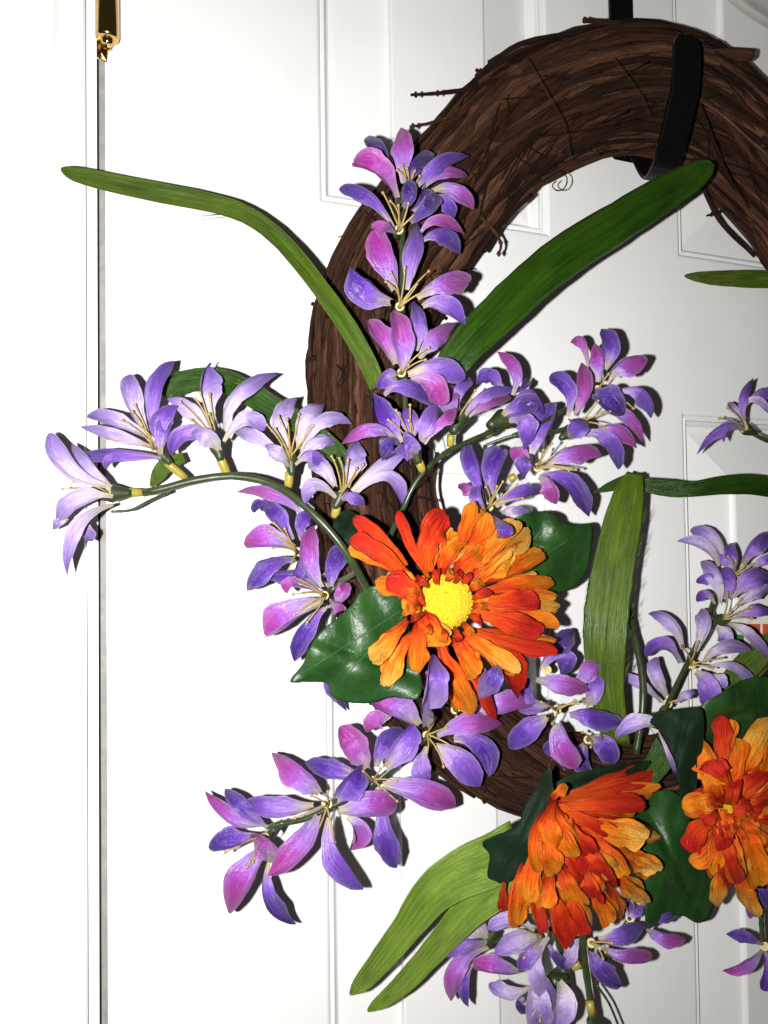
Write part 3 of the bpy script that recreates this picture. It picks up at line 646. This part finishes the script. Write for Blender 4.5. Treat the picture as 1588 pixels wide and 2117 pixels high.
# --- spray under the right of the upper daisy
F_ = spray('flower_spray', Z5, (1300, 300, .075), 'violet spray below and right of the upper orange daisy, beside the upright blade')
blossom(F_, Z5, .052, [(1350, 470, 1320, 490, 1335, 535, 60, 'q', 0), (1380, 420, 1330, 430, 1275, 440, 70, 'v', 0), (1430, 420, 1420, 470, 1440, 515, 75, 'v', 0), (1445, 400, 1500, 430, 1532, 495, 90, 'v', 0)], (1440, 405), [(1475, 388), (1420, 378), (1450, 430)])
blossom(F_, Z5, .062, [(1270, 140, 1330, 60, 1390, 15, 80, 'v', 0), (1330, 60, 1360, 110, 1340, 170, 80, 'v', 0), (1300, 280, 1210, 270, 1225, 180, 80, 'l', 0), (1430, 280, 1465, 230, 1470, 170, 70, 'l', 0)], (1290, 150), [])
blossom(F_, Z5, .070, [(1290, 320, 1225, 370, 1150, 435, 92, 'v', 0), (1380, 240, 1440, 160, 1492, 98, 72, 'm', 0), (1370, 310, 1460, 315, 1568, 350, 82, 'v', 0), (1330, 340, 1350, 420, 1402, 508, 95, 'm', 0), (1250, 185, 1340, 205, 1450, 225, 82, 'm', 0)],
  (1325, 295), [(1270, 268), (1392, 262), (1310, 345), (1402, 272)])

# --- spray hanging at the bottom
G = spray('flower_spray', Z6, (690, 930, .08), 'lilac spray hanging below the lower left orange daisy',
  [([(690, 900, .07), (700, 1090, .07), (722, 1280, .068), (745, 1430, .066), (765, 1560, .066)], 34), ([(560, 1060, .05), (620, 1230, .05), (640, 1400, .05), (630, 1560, .05)], 26),
   ([(770, 1330, .05), (830, 1420, .05), (880, 1540, .05)], 12), ([(740, 1500, .064), (790, 1530, .064)], 50)])
tube('bud_joint', [P(*Z6(735, 1408), .0685), P(*Z6(748, 1472), .0685)], 19/2.308*PXM(P(*Z6(740, 1440), .068)), M_PED, G, 10)
blossom(G, Z6, .060, [(250, 1090, 200, 1010, 130, 1070, 80, 'p', 0), (245, 1110, 160, 1070, 60, 1130, 90, 'p', 0), (180, 1230, 135, 1340, 160, 1435, 58, 'v', 0), (245, 1130, 130, 1150, 30, 1190, 80, 'l', 0), (250, 1150, 110, 1230, 75, 1405, 100, 'm', 0)], (225, 1130), [(100, 1192), (150, 1165)], (262, 1095, 85))
blossom(G, Z6, .062, [(960, 950, 1000, 900, 1040, 990, 80, 'l', 0), (880, 990, 920, 950, 990, 920, 90, 'l', 0), (1020, 1040, 1080, 1010, 1160, 1000, 60, 'v', 0), (1010, 1060, 1090, 1110, 1195, 1110, 72, 'm', 0)], (930, 1010), [(940, 930), (905, 950)])
blossom(G, Z6, .064, [(300, 940, 250, 920, 240, 860, 60, 'p', 0), (470, 1080, 370, 1020, 250, 1065, 85, 'p', 0), (490, 1100, 390, 1120, 280, 1180, 105, 'p', 0), (520, 1110, 450, 1180, 400, 1260, 80, 'l', 0), (540, 1100, 480, 1270, 598, 1408, 100, 'p', 0)], (515, 1095), [(398, 1182), (425, 1200), (370, 1050)])
blossom(G, Z6, .066, [(540, 1140, 580, 1200, 640, 1250, 60, 'v', 0), (690, 1090, 645, 1160, 620, 1250, 82, 'p', 0), (780, 1110, 890, 1100, 1005, 1040, 95, 'v', 0), (750, 1170, 790, 1260, 890, 1335, 105, 'v', 0), (800, 1150, 900, 1200, 1035, 1185, 72, 'm', 0)], (745, 1130), [(812, 1172), (800, 1205), (842, 1130)], None, (690, 1225, 650, 1245, 44))
blossom(G, Z6, .062, [(420, 1390, 400, 1420, 440, 1450, 60, 'v', 0), (450, 1340, 350, 1370, 260, 1320, 75, 'p', 0), (400, 1270, 290, 1250, 165, 1225, 85, 'm', 0), (590, 1310, 610, 1420, 560, 1560, 110, 'p', 0), (510, 1280, 480, 1400, 520, 1540, 140, 'p', 0)], (540, 1320), [(430, 1420), (500, 1500), (455, 1490)], (600, 1300, 80))

# --- pale spray at the right
H = spray('flower_spray', Z7, (280, 2000, .06), 'pale lilac spray climbing up the right edge above the right orange daisy',
  [([(215, 1240, .035), (255, 1420, .045), (298, 1620, .055), (302, 1800, .06), (270, 2020, .06)], 34), ([(940, 510, .05), (890, 490, .05), (850, 470, .05)], 18), ([(690, 1150, .03), (640, 1300, .035), (560, 1500, .04), (490, 1640, .045), (400, 1830, .05)], 24)])
blossom(H, Z7, .050, [(800, 420, 760, 350, 715, 318, 42, 'p', 0), (800, 330, 880, 260, 960, 300, 55, 'l', 0), (800, 405, 795, 300, 845, 192, 52, 'l', 0), (790, 340, 850, 300, 930, 375, 45, 'p', 0), (800, 445, 680, 440, 565, 565, 55, 'l', 0), (795, 440, 720, 430, 700, 505, 52, 'l', 0)], (795, 435), [(678, 388), (718, 338)], (835, 455, 60), (860, 470, 912, 498, 26))
blossom(H, Z7, .036, [(670, 1110, 600, 1010, 470, 985, 62, 'p', 0), (700, 1090, 650, 970, 535, 935, 72, 'p', 0), (725, 1140, 735, 1070, 715, 1005, 95, 'l', 0), (840, 1120, 900, 1080, 950, 1090, 60, 'l', 0), (790, 1100, 850, 1010, 920, 965, 90, 'l', 0)], (745, 1165), [(720, 1060), (755, 1080), (835, 1098), (802, 1088)])
blossom(H, Z7, .040, [(655, 1290, 610, 1240, 570, 1280, 52, 'l', 0), (640, 1170, 610, 1160, 570, 1190, 60, 'l', 0), (685, 1290, 670, 1170, 585, 1085, 80, 'p', 0), (705, 1270, 730, 1190, 690, 1120, 80, 'l', 0), (660, 1400, 700, 1440, 690, 1480, 80, 'p', 0), (760, 1350, 850, 1320, 930, 1330, 70, 'l', 0), (760, 1300, 850, 1240, 930, 1225, 70, 'p', 0), (740, 1260, 830, 1170, 930, 1150, 115, 'l', 0), (720, 1390, 820, 1440, 925, 1570, 62, 'p', 0)], (695, 1370), [(715, 1238), (782, 1268), (832, 1308), (832, 1360)], (650, 1385, 75))
blossom(H, Z7, .046, [(500, 1510, 440, 1380, 330, 1338, 72, 'p', 0), (560, 1520, 600, 1400, 585, 1315, 78, 'p', 0), (620, 1600, 740, 1590, 845, 1678, 55, 'p', 0), (600, 1575, 700, 1495, 832, 1515, 72, 'p', 0), (640, 1640, 680, 1660, 690, 1700, 60, 'p', 0), (485, 1580, 410, 1490, 315, 1545, 72, 'l', 0), (560, 1620, 620, 1690, 605, 1800, 115, 'l', 0)], (540, 1585), [(490, 1498), (572, 1478), (682, 1555), (642, 1602)])
blossom(H, Z7, .050, [(395, 1770, 290, 1680, 182, 1650, 62, 'p', 0), (420, 1740, 375, 1640, 365, 1550, 78, 'p', 0), (460, 1775, 510, 1735, 565, 1725, 50, 'p', 0)], (425, 1775), [(530, 1740)])
blossom(H, Z6, .082, [(1070, 100, 970, 80, 860, 150, 85, 'p', 0), (1060, 110, 1110, 220, 1150, 330, 26, 'p', 0)], (1068, 105), [])

# --- last spray, cut by the right edge
I_ = spray('flower_spray', Z6, (1600, 1000, .07), 'violet flowers cut off by the right edge near the bottom', [([(1555, 900, .06), (1555, 1000, .06), (1562, 1120, .06)], 24)])
blossom(I_, Z6, .062, [(1560, 940, 1530, 960, 1490, 1000, 70, 'm', 0), (1560, 900, 1570, 880, 1600, 960, 90, 'v', 0)], (1565, 930), [])
blossom(I_, Z6, .064, [(1600, 1100, 1650, 1080, 1700, 1100, 60, 'v', 0), (1560, 1140, 1480, 1110, 1388, 1088, 62, 'v', 0), (1570, 1170, 1590, 1270, 1560, 1355, 65, 'v', 0), (1560, 1165, 1480, 1240, 1370, 1262, 58, 'm', 0)], (1570, 1145), [])

# ------------------------------------------------------------------ orange daisies
def daisy(label, z, at, discs, petals, leaves, spread=.022):
    s = empty('daisy', P(*z(at[0], at[1]), at[2])); tag(s, label, 'daisy', 'orange daisies on the wreath'); d = at[2]
    rgx = random.Random(5); fill = []                     # under-petals between the ones in front
    for q in petals[3:-8]:
        bu, bv, mu, mv, tu, tv = q[:6]; a = rgx.choice((-1, 1))*rgx.uniform(.08, .22); sc = rgx.uniform(.8, .97)
        rot = lambda x, y: (bu+((x-bu)*math.cos(a)-(y-bv)*math.sin(a))*sc, bv+((x-bu)*math.sin(a)+(y-bv)*math.cos(a))*sc)
        if q[6] > 80: q = (*q[:6], q[6]*.9, *q[7:])
        fill.append((bu, bv, *rot(mu, mv), *rot(tu, tv), q[6]*.95, rgx.choice('oory'), 0, -.003))
    out = []
    for i, q in enumerate(petals):
        if 3 <= i < len(petals)-8: out.append(fill[i-3])
        out.append(q)
    petals = out; n = len(petals)
    for i, q in enumerate(petals):
        f = i/(n-1)-.5; e = q[9] if len(q) > 9 else 0
        petal(z, q, d+.004*f+e, d+spread*f*.9+.002+e, d+spread*f+e-.001, s, M_DAI, SPOON, .42, .17, ruffle=.11, fold=0.0, curl=((.02, .2), (-.16, .3)), slim=.94)
    for (u, v, ru, rv, dd) in discs:                       # fuzzy domed centre
        c = P(*z(u, v), d+dd); k = PXM(c)/z.k; vs, fs = [], []; NRG = 9; S = 30; rg = random.Random(3)
        for i in range(NRG+1):
            a = math.pi/2*i/NRG
            for j in range(S):
                t = 2*math.pi*j/S; q = math.sin(a)*(1+rg.uniform(-.06, .06)*(i > 2))
                off = RT*math.cos(t)*ru*k*q+UP*math.sin(t)*rv*k*q+(-FW)*(math.cos(a)*min(ru, rv)*k*.42+rg.uniform(-.0003, .0003))
                vs.append(c+off)
        for i in range(NRG):
            for j in range(S): fs.append((i*S+j, i*S+(j+1) % S, (i+1)*S+(j+1) % S, (i+1)*S+j))
        dsc = mesh('disc', vs, fs, M_DISC, s); prt = []
        for i in range(int(7*max(ru, rv))):               # upright fuzz on the dome
            a = math.acos(1-rg.random()*.97); t = rg.uniform(0, 6.283); q = math.sin(a)
            base = c+RT*math.cos(t)*ru*k*q+UP*math.sin(t)*rv*k*q-FW*math.cos(a)*min(ru, rv)*k*.42
            nd = (RT*math.cos(t)*q+UP*math.sin(t)*q-FW*(.35+math.cos(a))).normalized(); nd = (nd+Vector([rg.uniform(-.25, .25) for _ in range(3)])).normalized()
            h = k*rg.uniform(5, 10); prt.append(tube_data([base-nd*k*2, base+nd*h*.6, base+nd*h], [k*2.4, k*2.6, k*1.2], 4))
        V, F, U = join(prt); tag(mesh('disc_fuzz', V, F, M_DISC, dsc, uvs=U), None, None, kind='stuff')
    for lf in leaves: leaf(s, *lf, hub=z(at[0], at[1]))
    return s
def leaf(parent, z, poly, d, mat, tilt=(0, 0), dome=.004, name='leaf', seed=1, hub=None):
    """broad leaf from its outline; tilt = metres nearer per 100 photo pixels to the right / down"""
    rg = random.Random(seed+len(poly)*7)
    pts = [z(*p) for p in poly]; n0 = len(pts)
    out = []
    cv = [Vector((x, y, 0)) for x, y in pts]; out = catmull(cv, n0*5, True)
    cx = sum(p.x for p in out)/len(out); cy = sum(p.y for p in out)/len(out)
    sz = sum(math.hypot(p.x-cx, p.y-cy) for p in out)/len(out)
    ph = [rg.uniform(0, 6.28) for _ in range(8)]; ang = rg.uniform(0, 3.14); ca, sa = math.cos(ang), math.sin(ang)
    def dep(x, y, r):
        X, Y = (x-cx)/sz, (y-cy)/sz; m_, n_ = X*ca+Y*sa, -X*sa+Y*ca
        w = .45*math.sin(2.1*X+1.3*Y+ph[0])+.35*math.sin(-1.7*X+2.9*Y+ph[1])+.16*math.sin(5.1*X+2.2*Y+ph[2])+.12*math.sin(-3.3*X+6.1*Y+ph[3])
        w += -.30*math.exp(-(n_/.10)**2)+.10*math.sin(9*m_+6*abs(n_)+ph[4])*min(1, abs(n_)*2)
        return d+tilt[0]*(x-cx)/100+tilt[1]*(y-cy)/100+dome*(w-.25*r*r)
    rings = [1, .95, .88, .80, .71, .61, .51, .41, .31, .21, .1]; vs, fs, uv = [], [], []; m = len(out)
    for r in rings:
        for p in out:
            jx = rg.uniform(-.6, .6) if r == 1 else 0
            x, y = cx+(p.x-cx)*r+jx, cy+(p.y-cy)*r+jx; vs.append(P(x, y, dep(x, y, r))); uv.append((x/100, y/100))
    vs.append(P(cx, cy, dep(cx, cy, 0))); uv.append((cx/100, cy/100))
    for i in range(len(rings)-1):
        for j in range(m): fs.append((i*m+j, i*m+(j+1) % m, (i+1)*m+(j+1) % m, (i+1)*m+j))
    c = len(vs)-1; i = len(rings)-1
    for j in range(m): fs.append((i*m+j, i*m+(j+1) % m, c))
    o = mesh(name, vs, fs, mat, parent, uvs=uv)
    md = o.modifiers.new('thick', 'SOLIDIFY'); md.thickness = .0005; md.offset = 0
    if hub and len(poly) > 9:                              # raised veins running from the stalk to the lobes
        b0 = min(out, key=lambda p: math.hypot(p.x-hub[0], p.y-hub[1])); M_ = len(out)
        dist = [math.hypot(p.x-b0.x, p.y-b0.y) for p in out]
        tips = [i for i in range(M_) if dist[i] > sz*.9 and dist[i] == max(dist[(i+q) % M_] for q in range(-M_//14, M_//14+1))][:6]
        for i in tips:
            q = out[i]; pth = []
            for k_ in range(12):
                f = k_/11*.93; x = b0.x+(q.x-b0.x)*f+4*math.sin(f*5+i); y = b0.y+(q.y-b0.y)*f+4*math.sin(f*4+i*2)
                rr_ = math.hypot(x-cx, y-cy)/max(1, math.hypot(q.x-cx, q.y-cy)); pth.append(P(x, y, dep(x, y, min(1, rr_))+.00045))
            tube('vein', pth, [.00052*(1-.07*k_) for k_ in range(12)], M_VEIN if mat is M_IVY else M_IVY_SHADE, o, 5)
    return o
daisy('upper left orange daisy with a yellow centre facing the camera', Z4, (780, 590, .108), [(775, 588, 128, 132, .001)], [
  (800, 760, 930, 980, 1025, 1165, 80, 'r', 0, -.006), (575, 410, 430, 250, 312, 178, 95, 'r', 20), (690, 470, 600, 300, 540, 135, 62, 'r', 20),
  (820, 400, 870, 230, 912, 88, 85, 'o', 0), (830, 430, 930, 280, 985, 145, 125, 'o', 0), (900, 440, 1030, 290, 1122, 182, 115, 'y', 0), (900, 460, 1060, 340, 1195, 250, 115, 'y', 0),
  (960, 490, 1110, 430, 1255, 335, 95, 'o', 0), (930, 555, 1120, 515, 1310, 505, 95, 'o', 0), (930, 595, 1130, 580, 1340, 605, 95, 'y', 0), (920, 640, 1130, 660, 1340, 700, 95, 'o', 0),
  (880, 720, 1090, 785, 1330, 838, 85, 'r', 0), (850, 760, 1040, 870, 1150, 1030, 140, 'r', 0), (740, 790, 800, 950, 900, 1148, 135, 'o', 0), (610, 740, 530, 870, 480, 1008, 98, 'y', 0),
  (585, 680, 500, 780, 405, 885, 105, 'y', 0), (690, 440, 690, 280, 775, 148, 155, 'r', 0), (620, 490, 450, 350, 298, 280, 110, 'r', 0), (630, 560, 530, 520, 425, 480, 110, 'o', 0),
  (750, 450, 790, 350, 845, 255, 110, 'o', 0), (820, 450, 900, 390, 970, 340, 110, 'o', 0), (900, 500, 1010, 420, 1120, 330, 120, 'y', 0), (910, 600, 1080, 590, 1235, 575, 120, 'r', 0), (900, 640, 1080, 680, 1250, 745, 125, 'r', 0),
  (840, 750, 980, 820, 1145, 935, 95, 'y', 0), (820, 750, 860, 850, 935, 955, 110, 'o', 0), (640, 680, 640, 800, 640, 938, 105, 'o', 0), (650, 620, 590, 530, 480, 470, 130, 'r', 0), (655, 640, 700, 720, 745, 810, 150, 'o', 0), (660, 590, 610, 600, 560, 630, 100, 'o', 0),
  (735, 510, 728, 470, 735, 425, 46, 'r', 0), (775, 500, 790, 465, 800, 425, 44, 'o', 0), (690, 520, 660, 490, 625, 470, 44, 'r', 0), (660, 560, 620, 540, 585, 540, 44, 'o', 0), (840, 505, 870, 480, 895, 440, 44, 'r', 0), (870, 535, 920, 515, 960, 490, 44, 'o', 0), (885, 570, 940, 560, 1000, 535, 46, 'r', 0), (890, 610, 940, 610, 985, 620, 44, 'o', 0), (875, 650, 920, 665, 960, 690, 46, 'r', 0), (845, 685, 880, 715, 900, 750, 46, 'o', 0), (810, 705, 830, 750, 835, 790, 46, 'r', 0), (765, 710, 765, 750, 755, 790, 44, 'o', 0), (710, 680, 690, 720, 680, 750, 46, 'o', 0), (670, 640, 630, 660, 600, 680, 44, 'r', 0), (655, 600, 615, 610, 580, 620, 44, 'o', 0), (810, 500, 830, 470, 845, 430, 42, 'r', 0)],
  [(Z4, [(440, 505), (350, 540), (315, 590), (250, 655), (160, 725), (95, 820), (60, 900), (0, 985), (80, 985), (180, 992), (205, 1050), (265, 1082), (390, 1092), (500, 1062), (635, 1068), (650, 960), (610, 850), (590, 700), (560, 560)], .094, M_IVY, (.004, .002), .007),
   (Z4, [(1050, 400), (1100, 200), (1170, 150), (1265, 138), (1325, 160), (1345, 195), (1410, 205), (1500, 205), (1495, 330), (1470, 440), (1400, 515), (1300, 545), (1200, 510), (1060, 510)], .078, M_IVY, (-.006, 0), .006, 'leaf', 4),
   (Z1, [(1500, 880), (1440, 850), (1390, 900), (1380, 980), (1430, 1030), (1500, 1000)], .074, M_IVY_SHADE, (0, 0), .003, 'leaf', 6)])

daisy('lower orange daisy turned sideways and down, its centre hidden by petals', Z6, (640, 640, .100), [], [
  (820, 850, 865, 930, 893, 1008, 60, 'o', 0), (330, 840, 322, 920, 325, 982, 55, 'r', 0), (620, 430, 820, 360, 985, 300, 75, 'r', 0), (600, 440, 820, 390, 1055, 325, 85, 'r', 0), (590, 465, 790, 430, 1075, 378, 65, 'o', 0),
  (730, 600, 900, 620, 1075, 625, 90, 'y', 0), (880, 700, 970, 730, 1062, 790, 115, 'y', 0), (850, 800, 920, 860, 1000, 940, 95, 'y', 0), (430, 760, 395, 900, 398, 1048, 115, 'o', 0), (490, 800, 490, 950, 497, 1085, 75, 'r', 0),
  (730, 850, 790, 940, 838, 1038, 95, 'o', 0), (560, 870, 595, 1000, 650, 1122, 135, 'r', 0), (640, 860, 670, 980, 708, 1092, 95, 'r', 0), (600, 480, 800, 465, 1000, 470, 95, 'r', 0), (620, 550, 860, 590, 1005, 640, 145, 'y', 0),
  (580, 490, 740, 535, 912, 605, 130, 'r', 0), (760, 620, 830, 710, 905, 810, 115, 'o', 0), (500, 660, 455, 800, 440, 930, 115, 'o', 0), (600, 760, 640, 850, 690, 930, 115, 'o', 0), (540, 780, 535, 880, 515, 960, 95, 'o', 0), (700, 770, 735, 850, 765, 920, 100, 'r', 0),
  (700, 650, 770, 740, 830, 840, 115, 'r', 0), (560, 660, 640, 720, 710, 810, 120, 'r', 0), (620, 560, 670, 630, 745, 720, 125, 'r', 0), (570, 460, 610, 560, 690, 640, 110, 'o', 0), (525, 500, 470, 640, 500, 790, 75, 'o', 0), (560, 520, 600, 620, 640, 720, 130, 'o', 0), (520, 560, 540, 680, 570, 800, 110, 'o', 0), (560, 450, 530, 570, 575, 700, 125, 'o', 0), (540, 450, 580, 420, 630, 378, 50, 'o', 0)],
  [(Z6, [(555, 385), (640, 330), (800, 292), (960, 268), (1030, 262), (990, 310), (880, 350), (700, 400), (600, 420)], .085, M_IVY_SHADE, (0, 0), .003, 'leaf', 2),
   (Z6, [(225, 650), (330, 600), (400, 555), (430, 470), (480, 395), (545, 285), (560, 370), (565, 420), (520, 500), (470, 640), (445, 760), (400, 805), (340, 842), (270, 838), (248, 800), (260, 710)], .098, M_IVY_SHADE, (.012, 0), .004, 'leaf', 3),
   (Z6, [(900, 480), (1000, 440), (1080, 400), (1150, 415), (1210, 480), (1215, 600), (1235, 700), (1290, 750), (1335, 880), (1310, 1000), (1250, 1035), (1180, 1000), (1100, 1005), (1010, 1058), (1000, 900), (960, 800)], .070, M_IVY, (-.004, 0), .007, 'leaf', 5)], .030)

daisy('right orange daisy cut by the photo edge, gold petals below', Z6, (1400, 490, .096), [(1385, 497, 30, 24, .007)], [
  (1360, 760, 1352, 860, 1345, 955, 85, 'y', 0), (1430, 790, 1475, 890, 1508, 988, 105, 'y', 0), (1500, 760, 1560, 790, 1640, 830, 100, 'y', 0), (1385, 320, 1368, 180, 1372, 45, 95, 'r', 0), (1440, 420, 1515, 240, 1600, 60, 140, 'y', 0), (1460, 440, 1570, 320, 1660, 230, 150, 'o', 0),
  (1450, 470, 1560, 430, 1680, 400, 130, 'r', 0), (1450, 510, 1550, 540, 1680, 560, 120, 'o', 0), (1390, 410, 1310, 290, 1262, 190, 130, 'o', 0), (1400, 420, 1425, 290, 1440, 150, 115, 'o', 0), (1410, 440, 1330, 430, 1225, 440, 115, 'r', 0), (1380, 490, 1280, 470, 1182, 490, 115, 'o', 0),
  (1340, 580, 1290, 690, 1210, 735, 95, 'o', 0), (1360, 530, 1260, 590, 1225, 700, 110, 'r', 0), (1370, 560, 1330, 680, 1325, 810, 90, 'o', 0), (1440, 540, 1550, 640, 1620, 770, 130, 'o', 0), (1420, 560, 1500, 690, 1545, 860, 130, 'o', 0), (1385, 570, 1390, 720, 1435, 850, 115, 'r', 0),
  (1400, 430, 1350, 350, 1300, 260, 140, 'r', 0), (1450, 440, 1500, 380, 1560, 310, 120, 'r', 0), (1450, 500, 1520, 500, 1600, 490, 120, 'r', 0), (1430, 540, 1490, 600, 1540, 680, 120, 'o', 0), (1380, 540, 1370, 600, 1390, 680, 100, 'r', 0), (1440, 470, 1400, 540, 1420, 620, 120, 'o', 0), (1400, 500, 1440, 480, 1500, 450, 110, 'r', 0), (1400, 520, 1450, 540, 1500, 560, 90, 'o', 0), (1370, 480, 1330, 400, 1330, 340, 110, 'o', 0), (1400, 470, 1420, 420, 1430, 360, 90, 'r', 0), (1390, 510, 1385, 560, 1400, 610, 90, 'r', 0), (1375, 470, 1320, 460, 1260, 470, 90, 'o', 0), (1360, 510, 1330, 530, 1290, 570, 90, 'r', 0)],
  [(Z6, [(985, 48), (1060, 28), (1180, 12), (1275, 18), (1278, 180), (1250, 300), (1235, 420), (1185, 475), (1150, 330), (1115, 230), (1065, 110)], .088, M_IVY_SHADE, (.008, 0), .004, 'leaf', 8),
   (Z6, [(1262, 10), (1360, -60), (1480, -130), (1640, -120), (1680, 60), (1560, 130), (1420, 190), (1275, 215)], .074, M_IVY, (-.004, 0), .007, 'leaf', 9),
   (Z6, [(1480, 850), (1560, 830), (1660, 860), (1650, 920), (1560, 900)], .072, M_IVY_SHADE, (0, 0), .003, 'leaf', 11)])

# ------------------------------------------------------------------ long strap leaves
def blade(label, pts, mat, roll=0.0, fold=.2, ridge=.06, extra=(), name='strap_leaf', WK=.88):
    """pts: photo x, y, width in pixels, depth"""
    rg = random.Random(len(label)); cen = catmull([P(x, y, d) for x, y, w, d in pts], 34)
    wt = [v.x for v in catmull([Vector((w*WK*PXM(P(x, y, d)), 0, 0)) for x, y, w, d in pts], 34)]
    vs, fs, uv = sheet_data(cen, lambda u: wt[int(round(u*33))]*(1+rg.uniform(-.03, .03)), roll, .10, ridge, 20, rg, .02, fold, .03, 6.0)
    o = mesh(name, vs, fs, mat, uvs=uv); md = o.modifiers.new('thick', 'SOLIDIFY'); md.thickness = .0004; md.offset = 0
    tag(o, label, 'leaf', 'long strap leaves'); return o
blade('long thin green leaf stretching to the upper left past the door edge', [(782, 800, 44, .086), (755, 740, 46, .086), (715, 670, 46, .082), (660, 592, 44, .074), (606, 524, 44, .064), (555, 474, 43, .056), (498, 438, 44, .048), (425, 416, 46, .041), (335, 399, 48, .034), (240, 380, 44, .028), (165, 362, 38, .022), (138, 354, 24, .020), (126, 348, 6, .020)], M_OLIVE, 0, .25, WK=.82)
blade('broad bright green leaf rising to the upper right beneath the hook', [(925, 765, 78, .084), (965, 715, 92, .086), (1020, 660, 104, .086), (1100, 583, 108, .085), (1180, 520, 106, .084), (1270, 465, 98, .082), (1350, 415, 92, .080), (1420, 373, 78, .078), (1455, 350, 52, .078), (1474, 336, 10, .078)], M_BLADE, .1, .16, .13, WK=.82)
blade('green leaf tip pointing left from the right edge below the wreath', [(1720, 590, 42, .05), (1640, 578, 42, .046), (1560, 577, 40, .042), (1490, 575, 34, .040), (1440, 572, 22, .038), (1416, 570, 5, .038)], M_OLIVE)
blade('dark green leaf lying level across the right, behind the folded blade', [(1316, 1000, 30, .058), (1380, 1009, 40, .06), (1430, 1012, 36, .062), (1500, 1003, 46, .06), (1570, 1004, 46, .056), (1660, 1030, 40, .05), (1720, 1060, 20, .045)], M_BLADE, .15)
blade('upright olive blade folded over at its top right of the daisy', [(1312, 978, 34, .066), (1303, 1010, 62, .068), (1290, 1065, 80, .07), (1272, 1150, 94, .073), (1258, 1240, 100, .075), (1250, 1320, 96, .076), (1252, 1400, 84, .074), (1262, 1470, 72, .07), (1275, 1540, 60, .066)], M_OLIVE, -.1, .14)
blade('short dark leaf tip pointing left at the folded blade', [(1325, 985, 20, .064), (1290, 996, 28, .063), (1262, 1006, 22, .062), (1240, 1014, 10, .06), (1228, 1019, 3, .06)], M_BLADE)
blade('upper lime green blade pointing down left at the bottom', [(1075, 1752, 120, .086), (1015, 1778, 112, .084), (950, 1808, 104, .08), (893, 1850, 88, .074), (838, 1922, 66, .066), (785, 1988, 52, .06), (750, 2030, 40, .054), (735, 2045, 26, .052), (724, 2056, 6, .05)], M_LIME, .05, .10)
blade('lower lime green blade pointing down left at the bottom', [(1070, 1790, 90, .082), (1020, 1840, 84, .079), (965, 1890, 72, .074), (905, 1957, 56, .066), (845, 2022, 46, .058), (800, 2062, 34, .052), (775, 2080, 22, .05), (760, 2090, 5, .05)], M_LIME, -.05, .12)
blade('green leaf bending over behind the pale arching spray', [(345, 822, 40, .034), (365, 795, 52, .036), (410, 785, 52, .04), (465, 788, 54, .044), (520, 815, 56, .05), (575, 850, 54, .056), (630, 880, 50, .062), (690, 930, 46, .066), (740, 985, 40, .068)], M_BLADE, 0, .2)
blade('small green leaf tip under the pale arching spray', [(380, 945, 24, .042), (345, 960, 36, .04), (325, 985, 30, .038), (313, 1006, 8, .036)], M_OLIVE)
blade('green leaf behind the pale flowers at the right edge', [(1500, 1440, 60, .03), (1540, 1385, 66, .032), (1590, 1340, 60, .034), (1650, 1300, 50, .036)], M_OLIVE)
blade('green leaf low on the wreath between the two lower daisies', [(1310, 1640, 30, .078), (1345, 1600, 50, .08), (1375, 1550, 56, .08), (1395, 1490, 40, .078)], M_BLADE)

# small printed card showing between the petals at the right edge
tg = tag(empty('gift_tag', P(1560, 1305, .012)), 'small orange and white printed card peeking through the right lilac flowers', 'card')
def quad(name, x0, y0, x1, y1, d, m, th=.0006):
    a = [P(x0, y0, d), P(x1, y0, d), P(x1, y1, d), P(x0, y1, d)]
    vs = a+[v+Vector((0, th, 0)) for v in a]
    return mesh(name, vs, [(0, 1, 2, 3), (7, 6, 5, 4), (0, 4, 5, 1), (1, 5, 6, 2), (2, 6, 7, 3), (3, 7, 4, 0)], m, tg, smooth=False)
quad('card', 1512, 1262, 1600, 1362, .010, M_TAG[1]); quad('printed_square', 1546, 1290, 1572, 1320, .0108, M_TAG[0]); quad('printed_stripe', 1516, 1312, 1538, 1332, .0108, M_TAG[2]); quad('printed_square', 1578, 1290, 1600, 1320, .0108, M_TAG[0])

# frayed threads along cut fabric edges
def frays(owner, pts, n, ln, side, seed):
    rg = random.Random(seed); prt = []
    for i in range(n):
        t = rg.random()*(len(pts)-1); k = min(int(t), len(pts)-2); f = t-k
        x = pts[k][0]*(1-f)+pts[k+1][0]*f; y = pts[k][1]*(1-f)+pts[k+1][1]*f; d = pts[k][2]*(1-f)+pts[k+1][2]*f
        l = ln*rg.uniform(.3, 1); a = P(x, y, d); b = P(x+side[0]*l+rg.uniform(-2, 2), y+side[1]*l+rg.uniform(-4, 4), d+rg.uniform(-.002, .001))
        prt.append(tube_data([a, a.lerp(b, .5)+Vector((0, -.0003, .0003)), b], [.00014, .00011, .00006], 3))
    V, F, U = join(prt); o = mesh('frayed_thread', V, F, owner.data.materials[0], owner, uvs=U); tag(o, None, None, kind='stuff')
for o in [x for x in COL.objects if x.name.startswith('strap_leaf')]:
    L = o['label']
    if L.startswith('upright olive'):
        frays(o, [(1330, 1060, .07), (1318, 1150, .073), (1308, 1250, .075), (1298, 1330, .076), (1292, 1400, .074)], 46, 26, (.55, -.85), 3)
        frays(o, [(1228, 1150, .073), (1212, 1240, .075), (1206, 1320, .076)], 26, 18, (-.45, .85), 4)
    if L.startswith('upper lime'): frays(o, [(880, 1915, .07), (830, 1970, .064)], 10, 16, (.9, .1), 5)
    if L.startswith('long thin'): frays(o, [(470, 452, .045), (450, 440, .044)], 3, 80, (-.95, .15), 6)
